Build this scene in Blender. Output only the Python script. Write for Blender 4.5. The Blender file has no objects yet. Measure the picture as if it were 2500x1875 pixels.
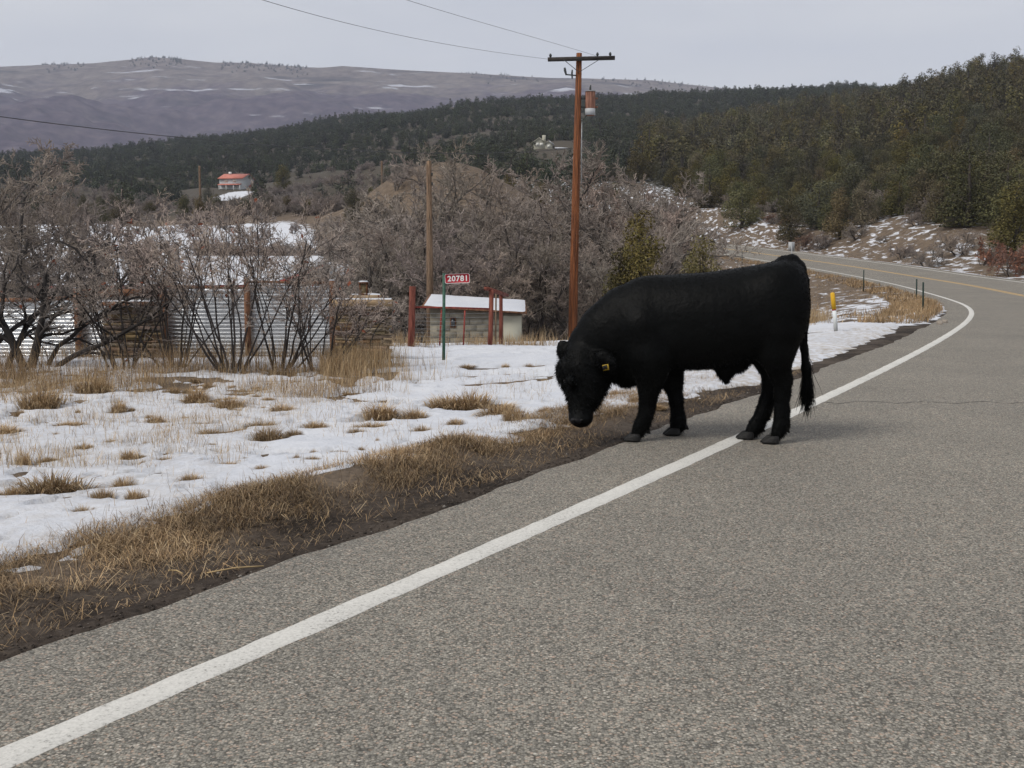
import bpy, math
import numpy as np
from mathutils import Vector

# ------------------------------------------------------------------ camera
SC = bpy.context.scene
COL = SC.collection
F, CAMH = 2500.0, 1.45
TH = math.atan((937.5 - 640) / F)
CT, ST = math.cos(TH), math.sin(TH)
cam = bpy.data.cameras.new('camera')
cam.lens, cam.sensor_width, cam.clip_start, cam.clip_end = 36, 36, 0.05, 20000
camo = bpy.data.objects.new('camera', cam)
COL.objects.link(camo)
camo.location = (0, 0, CAMH)
camo.rotation_euler = (math.pi / 2 - TH, 0, 0)
SC.camera = camo

# ------------------------------------------------------------------ sky, sun, exposure
SUN_EL, SUN_AZ = math.radians(48), math.radians(-125)     # azimuth from +Y, clockwise
world = bpy.data.worlds.new('World')
SC.world = world
world.use_nodes = True
wn, wl = world.node_tree.nodes, world.node_tree.links
wn.clear()
sky = wn.new('ShaderNodeTexSky')
sky.sky_type = 'NISHITA'
sky.sun_disc = False
sky.sun_elevation = SUN_EL
sky.sun_rotation = SUN_AZ
sky.dust_density = 3
tc = wn.new('ShaderNodeTexCoord')
mp = wn.new('ShaderNodeMapping')
mp.inputs['Scale'].default_value = (1.2, 1.2, 5.0)
cn = wn.new('ShaderNodeTexNoise')
cn.inputs['Scale'].default_value = 2.2
cn.inputs['Detail'].default_value = 7
cn.inputs['Roughness'].default_value = 0.55
cr = wn.new('ShaderNodeValToRGB')
cr.color_ramp.elements[0].position, cr.color_ramp.elements[0].color = 0.30, (3.30, 3.42, 3.74, 1)
cr.color_ramp.elements[1].position, cr.color_ramp.elements[1].color = 0.72, (4.08, 4.11, 4.2, 1)
mx = wn.new('ShaderNodeMix')
mx.data_type = 'RGBA'
mx.inputs[0].default_value = 0.96
bg = wn.new('ShaderNodeBackground')
bg.inputs['Strength'].default_value = 0.1
wo = wn.new('ShaderNodeOutputWorld')
wl.new(tc.outputs['Generated'], mp.inputs['Vector'])
wl.new(mp.outputs['Vector'], cn.inputs['Vector'])
wl.new(cn.outputs['Fac'], cr.inputs['Fac'])
wl.new(sky.outputs['Color'], mx.inputs[6])
wl.new(cr.outputs['Color'], mx.inputs[7])
wl.new(mx.outputs[2], bg.inputs['Color'])
wl.new(bg.outputs['Background'], wo.inputs['Surface'])

sl = bpy.data.lights.new('sun', 'SUN')
sl.energy = 1.35
sl.angle = math.radians(22)
sl.color = (1.0, 0.95, 0.88)
so = bpy.data.objects.new('sun', sl)
COL.objects.link(so)
sd = Vector((math.sin(SUN_AZ) * math.cos(SUN_EL), math.cos(SUN_AZ) * math.cos(SUN_EL), math.sin(SUN_EL)))
so.rotation_euler = (-sd).to_track_quat('-Z', 'Y').to_euler()

SC.view_settings.view_transform = 'Standard'
SC.view_settings.look = 'None'
SC.view_settings.gamma = 1
SC.view_settings.exposure = 0.92
SC.cycles.volume_bounces = 0
SC.cycles.max_bounces = 6
SC.cycles.diffuse_bounces = 3
SC.cycles.transparent_max_bounces = 4


# ------------------------------------------------------------------ small maths
def A(*v):
    return np.array(v, float)


def ss(x, a, b):
    t = np.clip((x - a) / (b - a), 0, 1)
    return t * t * (3 - 2 * t)


def at(px, py, Y):
    """world point seen at photograph pixel (px,py) at world depth Y"""
    a, b = (px - 1250) / F, -(py - 937.5) / F
    k = Y / (CT + b * ST)
    return A(a * k, Y, CAMH + (b * CT - ST) * k)


_T = np.random.RandomState(5).rand(512, 512)


def vn(x, y, seed=0):
    x = np.asarray(x, float) + seed * 37.31
    y = np.asarray(y, float) + seed * 91.73
    xi, yi = np.floor(x).astype(int), np.floor(y).astype(int)
    fx, fy = x - xi, y - yi
    fx, fy = fx * fx * (3 - 2 * fx), fy * fy * (3 - 2 * fy)
    a, b = _T[yi & 511, xi & 511], _T[yi & 511, (xi + 1) & 511]
    c, d = _T[(yi + 1) & 511, xi & 511], _T[(yi + 1) & 511, (xi + 1) & 511]
    return (a + (b - a) * fx) * (1 - fy) + (c + (d - c) * fx) * fy


def fbm(x, y, seed=0, o=4):
    s, a, t = 0, 1, 0
    for i in range(o):
        s = s + a * vn(x * 2 ** i, y * 2 ** i, seed + i * 3)
        t += a
        a *= 0.5
    return s / t


# ------------------------------------------------------------------ objects
def tag(o, label=None, cat=None, group=None, kind=None):
    for k, v in (('label', label), ('category', cat), ('group', group), ('kind', kind)):
        if v:
            o[k] = v
    return o


def link(name, data, parent=None):
    o = bpy.data.objects.new(name, data)
    COL.objects.link(o)
    if parent is not None:
        o.parent = parent
    return o


def empty(name, loc=(0, 0, 0), rz=0):
    o = link(name, None)
    o.location = loc
    o.rotation_euler = (0, 0, rz)
    o.empty_display_size = 0.2
    return o


def mesh(name, V, Fc, mat=None, smooth=False, col=None, attr=None):
    """V (n,3); Fc list of (m,k) int arrays or one array"""
    me = bpy.data.meshes.new(name)
    V = np.asarray(V, np.float32)
    if isinstance(Fc, np.ndarray):
        Fc = [Fc]
    Fc = [f for f in Fc if len(f)]
    idx = np.concatenate([f.reshape(-1) for f in Fc]).astype(np.int32)
    tot = np.concatenate([np.full(len(f), f.shape[1]) for f in Fc]).astype(np.int32)
    st = np.concatenate([[0], np.cumsum(tot)[:-1]]).astype(np.int32)
    me.vertices.add(len(V))
    me.vertices.foreach_set('co', V.ravel())
    me.loops.add(len(idx))
    me.loops.foreach_set('vertex_index', idx)
    me.polygons.add(len(tot))
    me.polygons.foreach_set('loop_start', st)
    me.polygons.foreach_set('loop_total', tot)
    if smooth:
        me.polygons.foreach_set('use_smooth', np.ones(len(tot), bool))
    me.update(calc_edges=True)
    if col is not None:
        a = me.attributes.new('Col', 'FLOAT_COLOR', 'POINT')
        c = np.ones((len(V), 4), np.float32)
        c[:, :3] = col
        a.data.foreach_set('color', c.ravel())
    for k, v in (attr or {}).items():
        a = me.attributes.new(k, 'FLOAT', 'POINT')
        a.data.foreach_set('value', np.asarray(v, np.float32))
    if mat:
        me.materials.append(mat)
    me.validate()
    return me


class MB:
    def __init__(s):
        s.V, s.Q, s.n = [], {}, 0

    def add(s, V, Fc):
        V = np.asarray(V, float)
        s.V.append(V)
        for f in (Fc if isinstance(Fc, list) else [Fc]):
            f = np.asarray(f)
            s.Q.setdefault(f.shape[1], []).append(f + s.n)
        s.n += len(V)
        return s

    def box(s, c, size, R=None, taper=1.0):
        h = np.asarray(size, float) / 2
        v = np.array([(x, y, z) for z in (-1, 1) for y in (-1, 1) for x in (-1, 1)], float)
        v[v[:, 2] > 0, :2] *= taper
        v = v * h
        if R is not None:
            v = v @ np.asarray(R).T
        f = np.array([(0, 2, 3, 1), (4, 5, 7, 6), (0, 1, 5, 4), (2, 6, 7, 3), (0, 4, 6, 2), (1, 3, 7, 5)])
        return s.add(v + np.asarray(c), f)

    def beam(s, a, b, w, t, up=(0, 0, 1), taper=1.0):
        a, b = A(*a), A(*b)
        d = b - a
        L = np.linalg.norm(d)
        z = d / L
        u = np.asarray(up, float)
        x = np.cross(u, z)
        if np.linalg.norm(x) < 1e-4:
            x = A(1, 0, 0)
        x /= np.linalg.norm(x)
        y = np.cross(z, x)
        return s.box((a + b) / 2, (w, t, L), np.stack([x, y, z], 1), taper)

    def tube(s, P, r, n=8, cap=True):
        P = np.asarray(P, float)
        r = np.broadcast_to(np.asarray(r, float), (len(P),))
        V, Q = tubes(P[None], r[None], n)
        fs = [Q]
        if cap:
            k = len(P)
            fs.append(np.array([list(range(n))[::-1]]))
            fs.append(np.array([[(k - 1) * n + i for i in range(n)]]))
        return s.add(V, fs)

    def data(s, name, mat, smooth=False):
        return mesh(name, np.concatenate(s.V), [np.concatenate(q) for q in s.Q.values()], mat, smooth)

    def build(s, name, mat, parent=None, smooth=False):
        return link(name, s.data(name, mat, smooth), parent)


def rotz(a):
    return np.array([[math.cos(a), -math.sin(a), 0], [math.sin(a), math.cos(a), 0], [0, 0, 1]])


def tubes(P, R, n):
    """P (B,k,3), R (B,k) -> verts, quads"""
    B, k, _ = P.shape
    T = np.gradient(P, axis=1)
    T /= np.linalg.norm(T, axis=2, keepdims=True) + 1e-9
    ref = np.where(np.abs(T[:, :1, 2:3]) > 0.9, A(1, 0.1, 0), A(0, 0, 1))
    U = np.cross(T, ref)
    U /= np.linalg.norm(U, axis=2, keepdims=True) + 1e-9
    W = np.cross(T, U)
    a = np.arange(n) * 2 * math.pi / n
    V = P[:, :, None] + R[:, :, None, None] * (U[:, :, None] * np.cos(a)[:, None] + W[:, :, None] * np.sin(a)[:, None])
    i = np.arange(k - 1)[:, None] * n
    j = np.arange(n)[None]
    q = np.stack([i + j, i + (j + 1) % n, i + n + (j + 1) % n, i + n + j], -1).reshape(-1, 4)
    Q = (q[None] + (np.arange(B) * k * n)[:, None, None]).reshape(-1, 4)
    return V.reshape(-1, 3), Q


# ------------------------------------------------------------------ materials
def mat(name, base, rough=0.9, var=0.25, scale=4, metal=0, bump=0.0, bscale=60, vcol=False, rnd=0.0, c2=None, spec=0.3,
        stretch=None, sheen=0.0):
    m = bpy.data.materials.new(name)
    m.use_nodes = True
    nt = m.node_tree
    N, Lk = nt.nodes, nt.links
    b = N['Principled BSDF']
    b.inputs['Roughness'].default_value = rough
    b.inputs['Metallic'].default_value = metal
    b.inputs['Specular IOR Level'].default_value = spec
    if sheen:
        b.inputs['Sheen Weight'].default_value = sheen
    t = N.new('ShaderNodeTexCoord')
    src = t.outputs['Object']
    if stretch:
        mpn = N.new('ShaderNodeMapping')
        mpn.inputs['Scale'].default_value = stretch
        Lk.new(src, mpn.inputs['Vector'])
        src = mpn.outputs['Vector']
    n = N.new('ShaderNodeTexNoise')
    n.inputs['Scale'].default_value = scale
    n.inputs['Detail'].default_value = 6
    n.inputs['Roughness'].default_value = 0.6
    Lk.new(src, n.inputs['Vector'])
    r = N.new('ShaderNodeValToRGB')
    c = np.array(base)
    d = np.array(c2) if c2 is not None else np.clip(c * (1 + var), 0, 1)
    r.color_ramp.elements[0].position = 0.32
    r.color_ramp.elements[1].position = 0.68
    r.color_ramp.elements[0].color = (*(c * (1 - var)), 1)
    r.color_ramp.elements[1].color = (*d, 1)
    Lk.new(n.outputs['Fac'], r.inputs['Fac'])
    out = r.outputs['Color']
    if vcol:
        a = N.new('ShaderNodeAttribute')
        a.attribute_name = 'Col'
        x = N.new('ShaderNodeMix')
        x.data_type, x.blend_type = 'RGBA', 'MULTIPLY'
        x.inputs[0].default_value = 1
        Lk.new(out, x.inputs[6])
        Lk.new(a.outputs['Color'], x.inputs[7])
        out = x.outputs[2]
    if rnd:
        oi = N.new('ShaderNodeObjectInfo')
        h = N.new('ShaderNodeHueSaturation')
        for sock, lo, hi, mul in (('Hue', 0.5 - 0.022 * rnd, 0.5 + 0.025 * rnd, 1.0), ('Value', 1 - 0.38 * rnd, 1 + 0.32 * rnd, 7.13),
                                  ('Saturation', 1 - 0.35 * rnd, 1 + 0.2 * rnd, 3.7)):
            mu = N.new('ShaderNodeMath')
            mu.operation = 'MULTIPLY'
            mu.inputs[1].default_value = mul
            fr = N.new('ShaderNodeMath')
            fr.operation = 'FRACT'
            mr = N.new('ShaderNodeMapRange')
            mr.inputs['To Min'].default_value, mr.inputs['To Max'].default_value = lo, hi
            Lk.new(oi.outputs['Random'], mu.inputs[0])
            Lk.new(mu.outputs[0], fr.inputs[0])
            Lk.new(fr.outputs[0], mr.inputs['Value'])
            Lk.new(mr.outputs[0], h.inputs[sock])
        Lk.new(out, h.inputs['Color'])
        out = h.outputs['Color']
    Lk.new(out, b.inputs['Base Color'])
    if bump:
        n2 = N.new('ShaderNodeTexNoise')
        n2.inputs['Scale'].default_value = bscale
        n2.inputs['Detail'].default_value = 4
        Lk.new(src, n2.inputs['Vector'])
        bp = N.new('ShaderNodeBump')
        bp.inputs['Strength'].default_value = bump
        bp.inputs['Distance'].default_value = 0.02
        Lk.new(n2.outputs['Fac'], bp.inputs['Height'])
        Lk.new(bp.outputs['Normal'], b.inputs['Normal'])
    return m


def nodes_of(name):
    m = bpy.data.materials.new(name)
    m.use_nodes = True
    N, Lk = m.node_tree.nodes, m.node_tree.links
    return m, N, Lk, N['Principled BSDF']


def tnoise(N, Lk, src, scale, detail=4, rough=0.6):
    n = N.new('ShaderNodeTexNoise')
    n.inputs['Scale'].default_value = scale
    n.inputs['Detail'].default_value = detail
    n.inputs['Roughness'].default_value = rough
    Lk.new(src, n.inputs['Vector'])
    return n.outputs['Fac']


def ramp(N, Lk, src, stops):
    r = N.new('ShaderNodeValToRGB')
    el = r.color_ramp.elements
    while len(el) < len(stops):
        el.new(0.5)
    for e, (p, c) in zip(el, stops):
        e.position = p
        e.color = (*c, 1) if len(c) == 3 else c
    Lk.new(src, r.inputs['Fac'])
    return r.outputs['Color']


def mixc(N, Lk, fac, a, b, mode='MIX'):
    x = N.new('ShaderNodeMix')
    x.data_type, x.blend_type = 'RGBA', mode
    for i, v in ((0, fac), (6, a), (7, b)):
        if isinstance(v, (int, float)):
            x.inputs[i].default_value = v
        elif isinstance(v, tuple):
            x.inputs[i].default_value = (*v, 1)
        else:
            Lk.new(v, x.inputs[i])
    return x.outputs[2]


def mth(N, Lk, op, a, b=0.0, c=None, clamp=False):
    x = N.new('ShaderNodeMath')
    x.operation = op
    x.use_clamp = clamp
    for i, v in enumerate((a, b) if c is None else (a, b, c)):
        if isinstance(v, (int, float)):
            x.inputs[i].default_value = v
        else:
            Lk.new(v, x.inputs[i])
    return x.outputs[0]


def bump(N, Lk, b, h, strength, dist):
    bp = N.new('ShaderNodeBump')
    bp.inputs['Strength'].default_value = strength
    bp.inputs['Distance'].default_value = dist
    Lk.new(h, bp.inputs['Height'])
    Lk.new(bp.outputs['Normal'], b.inputs['Normal'])


def asphalt_mat():
    m, N, Lk, b = nodes_of('chip_seal_asphalt')
    co = N.new('ShaderNodeTexCoord').outputs['Object']
    v = N.new('ShaderNodeTexVoronoi')
    v.inputs['Scale'].default_value = 120
    Lk.new(co, v.inputs['Vector'])
    sep = N.new('ShaderNodeSeparateColor')
    Lk.new(v.outputs['Color'], sep.inputs['Color'])
    stone = ramp(N, Lk, sep.outputs[0], [(0.0, (0.085, 0.081, 0.075)), (0.3, (0.155, 0.148, 0.134)), (0.62, (0.225, 0.212, 0.188)),
                                         (0.85, (0.30, 0.28, 0.248)), (0.96, (0.31, 0.235, 0.19)), (1.0, (0.44, 0.42, 0.38))])
    gap = ramp(N, Lk, v.outputs['Distance'], [(0.40, (1, 1, 1)), (0.75, (0.55, 0.54, 0.52))])
    c = mixc(N, Lk, 1.0, stone, gap, 'MULTIPLY')
    big = tnoise(N, Lk, co, 0.45, 6, 0.65)
    c = mixc(N, Lk, 1.0, c, ramp(N, Lk, big, [(0.3, (0.97, 0.965, 0.94)), (0.7, (1.24, 1.225, 1.17))]), 'MULTIPLY')
    mid = tnoise(N, Lk, co, 14, 4, 0.7)
    c = mixc(N, Lk, 1.0, c, ramp(N, Lk, mid, [(0.3, (0.90, 0.90, 0.90)), (0.7, (1.09, 1.09, 1.08))]), 'MULTIPLY')
    Lk.new(c, b.inputs['Base Color'])
    b.inputs['Roughness'].default_value = 0.85
    b.inputs['Specular IOR Level'].default_value = 0.25
    bump(N, Lk, b, sep.outputs[0], 0.35, 0.006)
    return m


def paint_mat(name, col, wear=0.5):
    m, N, Lk, b = nodes_of(name)
    co = N.new('ShaderNodeTexCoord').outputs['Object']
    v = N.new('ShaderNodeTexVoronoi')
    v.inputs['Scale'].default_value = 120
    Lk.new(co, v.inputs['Vector'])
    n = tnoise(N, Lk, co, 60, 5, 0.7)
    n2 = tnoise(N, Lk, co, 2.5, 4)
    k = mth(N, Lk, 'ADD', mth(N, Lk, 'MULTIPLY', n, 0.7), mth(N, Lk, 'MULTIPLY', n2, 0.3))
    k = mth(N, Lk, 'ADD', k, mth(N, Lk, 'MULTIPLY', v.outputs['Distance'], 0.16))
    c = np.array(col)
    cc = ramp(N, Lk, k, [(0.30, tuple(c * 1.06)), (0.52, tuple(c * 0.95)), (0.62 + (1 - wear) * 0.08, tuple(c * 0.80)), (0.76, (0.20, 0.19, 0.17))])
    Lk.new(cc, b.inputs['Base Color'])
    b.inputs['Roughness'].default_value = 0.75
    bump(N, Lk, b, n, 0.3, 0.004)
    return m


def ground_mat():
    m, N, Lk, b = nodes_of('winter_ground')
    co = N.new('ShaderNodeTexCoord').outputs['Object']
    at_ = N.new('ShaderNodeAttribute')
    at_.attribute_name = 'snow'
    at2 = N.new('ShaderNodeAttribute')
    at2.attribute_name = 'mud'
    at3 = N.new('ShaderNodeAttribute')
    at3.attribute_name = 'streak'
    n1 = tnoise(N, Lk, co, 0.09, 9, 0.62)
    n2 = tnoise(N, Lk, co, 1.3, 8, 0.65)
    n3 = tnoise(N, Lk, co, 22, 6, 0.7)
    soil = ramp(N, Lk, n2, [(0.25, (0.075, 0.057, 0.043)), (0.45, (0.125, 0.095, 0.070)), (0.6, (0.165, 0.126, 0.091)), (0.8, (0.22, 0.17, 0.122))])
    soil = mixc(N, Lk, 1.0, soil, ramp(N, Lk, n3, [(0.3, (0.6, 0.6, 0.6)), (0.7, (1.3, 1.28, 1.25))]), 'MULTIPLY')
    mudn = mth(N, Lk, 'ADD', mth(N, Lk, 'MULTIPLY', n2, 0.6), mth(N, Lk, 'MULTIPLY', n3, 0.4))
    mud = ramp(N, Lk, mudn, [(0.38, (0.018, 0.014, 0.011)), (0.48, (0.044, 0.034, 0.027)), (0.58, (0.082, 0.066, 0.052)), (0.7, (0.115, 0.094, 0.075))])
    at4 = N.new('ShaderNodeAttribute')
    at4.attribute_name = 'litter'
    soil = mixc(N, Lk, mth(N, Lk, 'MULTIPLY', at4.outputs['Fac'], .85, clamp=True), soil, mixc(N, Lk, n2, (0.034, 0.033, 0.026), (0.085, 0.074, 0.058)))
    c = mixc(N, Lk, at2.outputs['Fac'], soil, mud)
    mp_ = N.new('ShaderNodeMapping')
    mp_.inputs['Rotation'].default_value = (0, 0, 0.12)
    mp_.inputs['Scale'].default_value = (1.0, 0.33, 1.0)
    Lk.new(co, mp_.inputs['Vector'])
    ns = tnoise(N, Lk, mp_.outputs['Vector'], 1.6, 7, 0.6)
    sn = mth(N, Lk, 'ADD', mth(N, Lk, 'MULTIPLY', n1, 0.55), mth(N, Lk, 'MULTIPLY', n2, 0.45))
    sn = mixc(N, Lk, at3.outputs['Fac'], sn, ns)
    sn = mth(N, Lk, 'ADD', sn, mth(N, Lk, 'MULTIPLY', mth(N, Lk, 'SUBTRACT', at_.outputs['Fac'], 0.5), 0.62))
    k = ramp(N, Lk, sn, [(0.515, (0, 0, 0)), (0.56, (1, 1, 1))])
    c = mixc(N, Lk, k, c, mixc(N, Lk, n2, (0.53, 0.55, 0.59), (0.60, 0.61, 0.64)))
    Lk.new(c, b.inputs['Base Color'])
    b.inputs['Roughness'].default_value = 0.95
    b.inputs['Specular IOR Level'].default_value = 0.15
    bump(N, Lk, b, mudn, 0.7, 0.05)
    return m


def snow_mat():
    m, N, Lk, b = nodes_of('old_snow')
    co = N.new('ShaderNodeTexCoord').outputs['Object']
    n = tnoise(N, Lk, co, 1.1, 6, 0.6)
    n2 = tnoise(N, Lk, co, 35, 5, 0.7)
    n3 = tnoise(N, Lk, co, 9, 6, 0.65)
    c = ramp(N, Lk, n, [(0.3, (0.53, 0.55, 0.595)), (0.7, (0.60, 0.612, 0.64))])
    c = mixc(N, Lk, 1.0, c, ramp(N, Lk, n2, [(0.25, (0.86, 0.85, 0.83)), (0.5, (1, 1, 1))]), 'MULTIPLY')
    at_ = N.new('ShaderNodeAttribute')
    at_.attribute_name = 'dirty'
    k = mth(N, Lk, 'MULTIPLY', at_.outputs['Fac'], ramp(N, Lk, n3, [(0.42, (0, 0, 0)), (0.62, (1, 1, 1))]), clamp=True)
    c = mixc(N, Lk, k, c, (0.34, 0.29, 0.23))
    Lk.new(c, b.inputs['Base Color'])
    b.inputs['Roughness'].default_value = 0.7
    b.inputs['Specular IOR Level'].default_value = 0.2
    h = mth(N, Lk, 'ADD', n2, mth(N, Lk, 'MULTIPLY', n3, 2.0))
    bump(N, Lk, b, h, 0.5, 0.03)
    return m


def mesa_mat():
    m, N, Lk, b = nodes_of('far_brush_slope')
    co = N.new('ShaderNodeTexCoord').outputs['Object']
    ah = N.new('ShaderNodeAttribute')
    ah.attribute_name = 'high'
    n1 = tnoise(N, Lk, co, 0.006, 9, 0.62)
    n2 = tnoise(N, Lk, co, 0.03, 6, 0.65)
    mpn = N.new('ShaderNodeMapping')
    mpn.inputs['Scale'].default_value = (0.3, 1.0, 2.2)
    Lk.new(co, mpn.inputs['Vector'])
    n3 = tnoise(N, Lk, mpn.outputs['Vector'], 0.010, 7, 0.6)
    brush = ramp(N, Lk, n2, [(0.3, (0.048, 0.038, 0.054)), (0.5, (0.085, 0.068, 0.086)), (0.7, (0.135, 0.112, 0.122))])
    pale = ramp(N, Lk, n2, [(0.3, (0.085, 0.07, 0.068)), (0.7, (0.20, 0.172, 0.155))])
    k = mth(N, Lk, 'ADD', n1, mth(N, Lk, 'MULTIPLY', mth(N, Lk, 'SUBTRACT', ah.outputs['Fac'], 0.5), 0.5))
    c = mixc(N, Lk, ramp(N, Lk, k, [(0.42, (0, 0, 0)), (0.66, (1, 1, 1))]), brush, pale)
    dark = ramp(N, Lk, mth(N, Lk, 'ADD', n3, 0.0), [(0.54, (0, 0, 0)), (0.66, (1, 1, 1))])
    c = mixc(N, Lk, mth(N, Lk, 'MULTIPLY', dark, mth(N, Lk, 'ADD', mth(N, Lk, 'MULTIPLY', ah.outputs['Fac'], .5), .35), clamp=True), c, (0.035, 0.034, 0.04))
    asn = N.new('ShaderNodeAttribute')
    asn.attribute_name = 'snow'
    mp2 = N.new('ShaderNodeMapping')
    mp2.inputs['Scale'].default_value = (0.35, 0.7, 3.0)
    mp2.inputs['Location'].default_value = (900, 200, 40)
    Lk.new(co, mp2.inputs['Vector'])
    n4 = tnoise(N, Lk, mp2.outputs['Vector'], 0.012, 8, 0.62)
    sk = mth(N, Lk, 'ADD', n4, mth(N, Lk, 'MULTIPLY', mth(N, Lk, 'SUBTRACT', asn.outputs['Fac'], 0.5), 0.4))
    c = mixc(N, Lk, ramp(N, Lk, sk, [(0.60, (0, 0, 0)), (0.66, (1, 1, 1))]), c, (0.40, 0.41, 0.45))
    Lk.new(c, b.inputs['Base Color'])
    b.inputs['Roughness'].default_value = 1
    b.inputs['Specular IOR Level'].default_value = 0.0
    return m


M = dict(
    asphalt=asphalt_mat(), white_paint=paint_mat('white_road_paint', (0.60, 0.585, 0.54)), yellow_paint=paint_mat('yellow_road_paint', (0.52, 0.33, 0.10)),
    ground=ground_mat(), snow=snow_mat(), mesa=mesa_mat(),
    grass=mat('dry_grass', (1, 1, 1), 0.85, 0.25, 9, vcol=True, c2=(1, 1, 1)),
    twig=mat('bare_bark', (1, 1, 1), 0.9, 0.35, 6, vcol=True, c2=(1, 1, 1), rnd=0.5),
    needle=mat('juniper_foliage', (1, 1, 1), 0.85, 0.3, 2.5, vcol=True, c2=(1, 1, 1), rnd=1.0),
    bark=mat('juniper_bark', (0.05, 0.041, 0.034), 0.95, 0.4, 12, bump=0.6),
    coat=mat('black_bull_coat', (0.0028, 0.0031, 0.0032), 0.5, 0.3, 9, spec=0.06, bump=0.35, bscale=30),
    hair=mat('black_hair', (0.0036, 0.0037, 0.0038), 0.6, 0.3, 9, spec=0.06),
    hoof=mat('grey_horn', (0.011, 0.0105, 0.010), 0.65, 0.4, 30, bump=0.3),
    nose=mat('black_nose', (0.007, 0.0065, 0.007), 0.5, 0.3, 40, spec=0.15),
    tagy=mat('yellow_plastic', (0.36, 0.235, 0.02), 0.5, 0.1, 20),
    tagk=mat('black_ink', (0.012, 0.012, 0.012), 0.6, 0.1, 20),
    pole=mat('rusty_brown_pole_wood', (0.085, 0.026, 0.010), 0.8, 0.6, 4, stretch=(7, 7, 0.35), bump=0.5, bscale=8, c2=(0.255, 0.088, 0.030)),
    pole2=mat('weathered_pole_wood', (0.115, 0.075, 0.05), 0.85, 0.5, 5, stretch=(6, 6, 0.5), bump=0.5, bscale=8, c2=(0.27, 0.18, 0.115)),
    arm=mat('dark_crossarm_wood', (0.035, 0.03, 0.027), 0.85, 0.4, 7),
    steel=mat('galvanised_steel', (0.32, 0.33, 0.34), 0.5, 0.3, 9, metal=0.6),
    dsteel=mat('dark_hardware', (0.04, 0.045, 0.045), 0.6, 0.3, 9),
    rust=mat('rusty_can', (0.10, 0.035, 0.022), 0.8, 0.5, 3.0, stretch=(5, 5, 0.5), c2=(0.34, 0.17, 0.12)),
    wire=mat('line_wire', (0.045, 0.045, 0.05), 0.5, 0.2, 3),
    zinc=mat('corrugated_zinc', (0.80, 0.81, 0.82), 0.26, 0.14, 2.2, metal=0.9, stretch=(0.4, 1, 3), c2=(0.82, 0.83, 0.83)),
    rpost=mat('red_brown_fence_wood', (0.12, 0.05, 0.028), 0.85, 0.5, 6, stretch=(3, 3, 0.7), bump=0.5, c2=(0.26, 0.13, 0.07)),
    red=mat('faded_red_paint', (0.20, 0.026, 0.022), 0.75, 0.45, 6, bump=0.3, c2=(0.33, 0.07, 0.05)),
    redp=mat('red_brown_brace_wood', (0.14, 0.032, 0.020), 0.8, 0.5, 5, stretch=(5, 5, 0.6), bump=0.5, c2=(0.24, 0.075, 0.05)),
    log=mat('split_firewood', (0.19, 0.125, 0.075), 0.9, 0.45, 7, rnd=1.0, bump=0.5, c2=(0.42, 0.29, 0.17)),
    log2=mat('grey_firewood', (0.12, 0.085, 0.058), 0.9, 0.45, 7, rnd=1.0, bump=0.5, c2=(0.27, 0.19, 0.12)),
    lumber=mat('new_lumber', (0.36, 0.245, 0.135), 0.8, 0.25, 8, stretch=(0.5, 4, 4), bump=0.3, c2=(0.46, 0.33, 0.20)),
    green=mat('green_post_paint', (0.028, 0.085, 0.06), 0.6, 0.3, 12, c2=(0.05, 0.125, 0.085)),
    dgreen=mat('dark_green_steel', (0.012, 0.028, 0.022), 0.6, 0.3, 12),
    signred=mat('sign_red', (0.40, 0.016, 0.030), 0.5, 0.12, 8),
    white=mat('white_sheeting', (0.72, 0.71, 0.69), 0.5, 0.06, 8),
    wplastic=mat('white_plastic', (0.62, 0.65, 0.65), 0.5, 0.08, 8),
    yplastic=mat('amber_plastic', (0.62, 0.36, 0.02), 0.5, 0.1, 8),
    block=mat('pale_block_wall', (0.19, 0.17, 0.13), 0.92, 0.25, 2.2, bump=0.3, c2=(0.265, 0.24, 0.19)),
    window=mat('dark_window_glass', (0.03, 0.035, 0.04), 0.12, 0.2, 2, spec=0.6),
    curtain=mat('pale_curtained_pane', (0.55, 0.55, 0.48), 0.3, 0.1, 2, spec=0.5),
    siding=mat('grey_siding', (0.50, 0.515, 0.52), 0.8, 0.1, 1.2),
    beige=mat('beige_stucco', (0.40, 0.385, 0.31), 0.85, 0.15, 0.6),
    redroof=mat('red_metal_roof', (0.47, 0.165, 0.12), 0.6, 0.15, 0.7),
    darkroof=mat('dark_shingle', (0.07, 0.06, 0.055), 0.9, 0.3, 2),
    greywall=mat('grey_house_wall', (0.17, 0.165, 0.165), 0.9, 0.2, 1.0),
    redtrim=mat('red_fascia', (0.32, 0.05, 0.045), 0.7, 0.2, 2),
    flue=mat('galvanised_flue', (0.11, 0.11, 0.115), 0.6, 0.4, 5),
    signback=mat('aluminium_back', (0.36, 0.37, 0.38), 0.5, 0.1, 3),
    straw=mat('straw', (0.40, 0.29, 0.15), 0.8, 0.2, 20),
    rock=mat('pale_rock', (0.30, 0.26, 0.22), 0.9, 0.3, 10),
    lantern=mat('brown_lantern', (0.14, 0.055, 0.02), 0.6, 0.5, 20),
)

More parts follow.
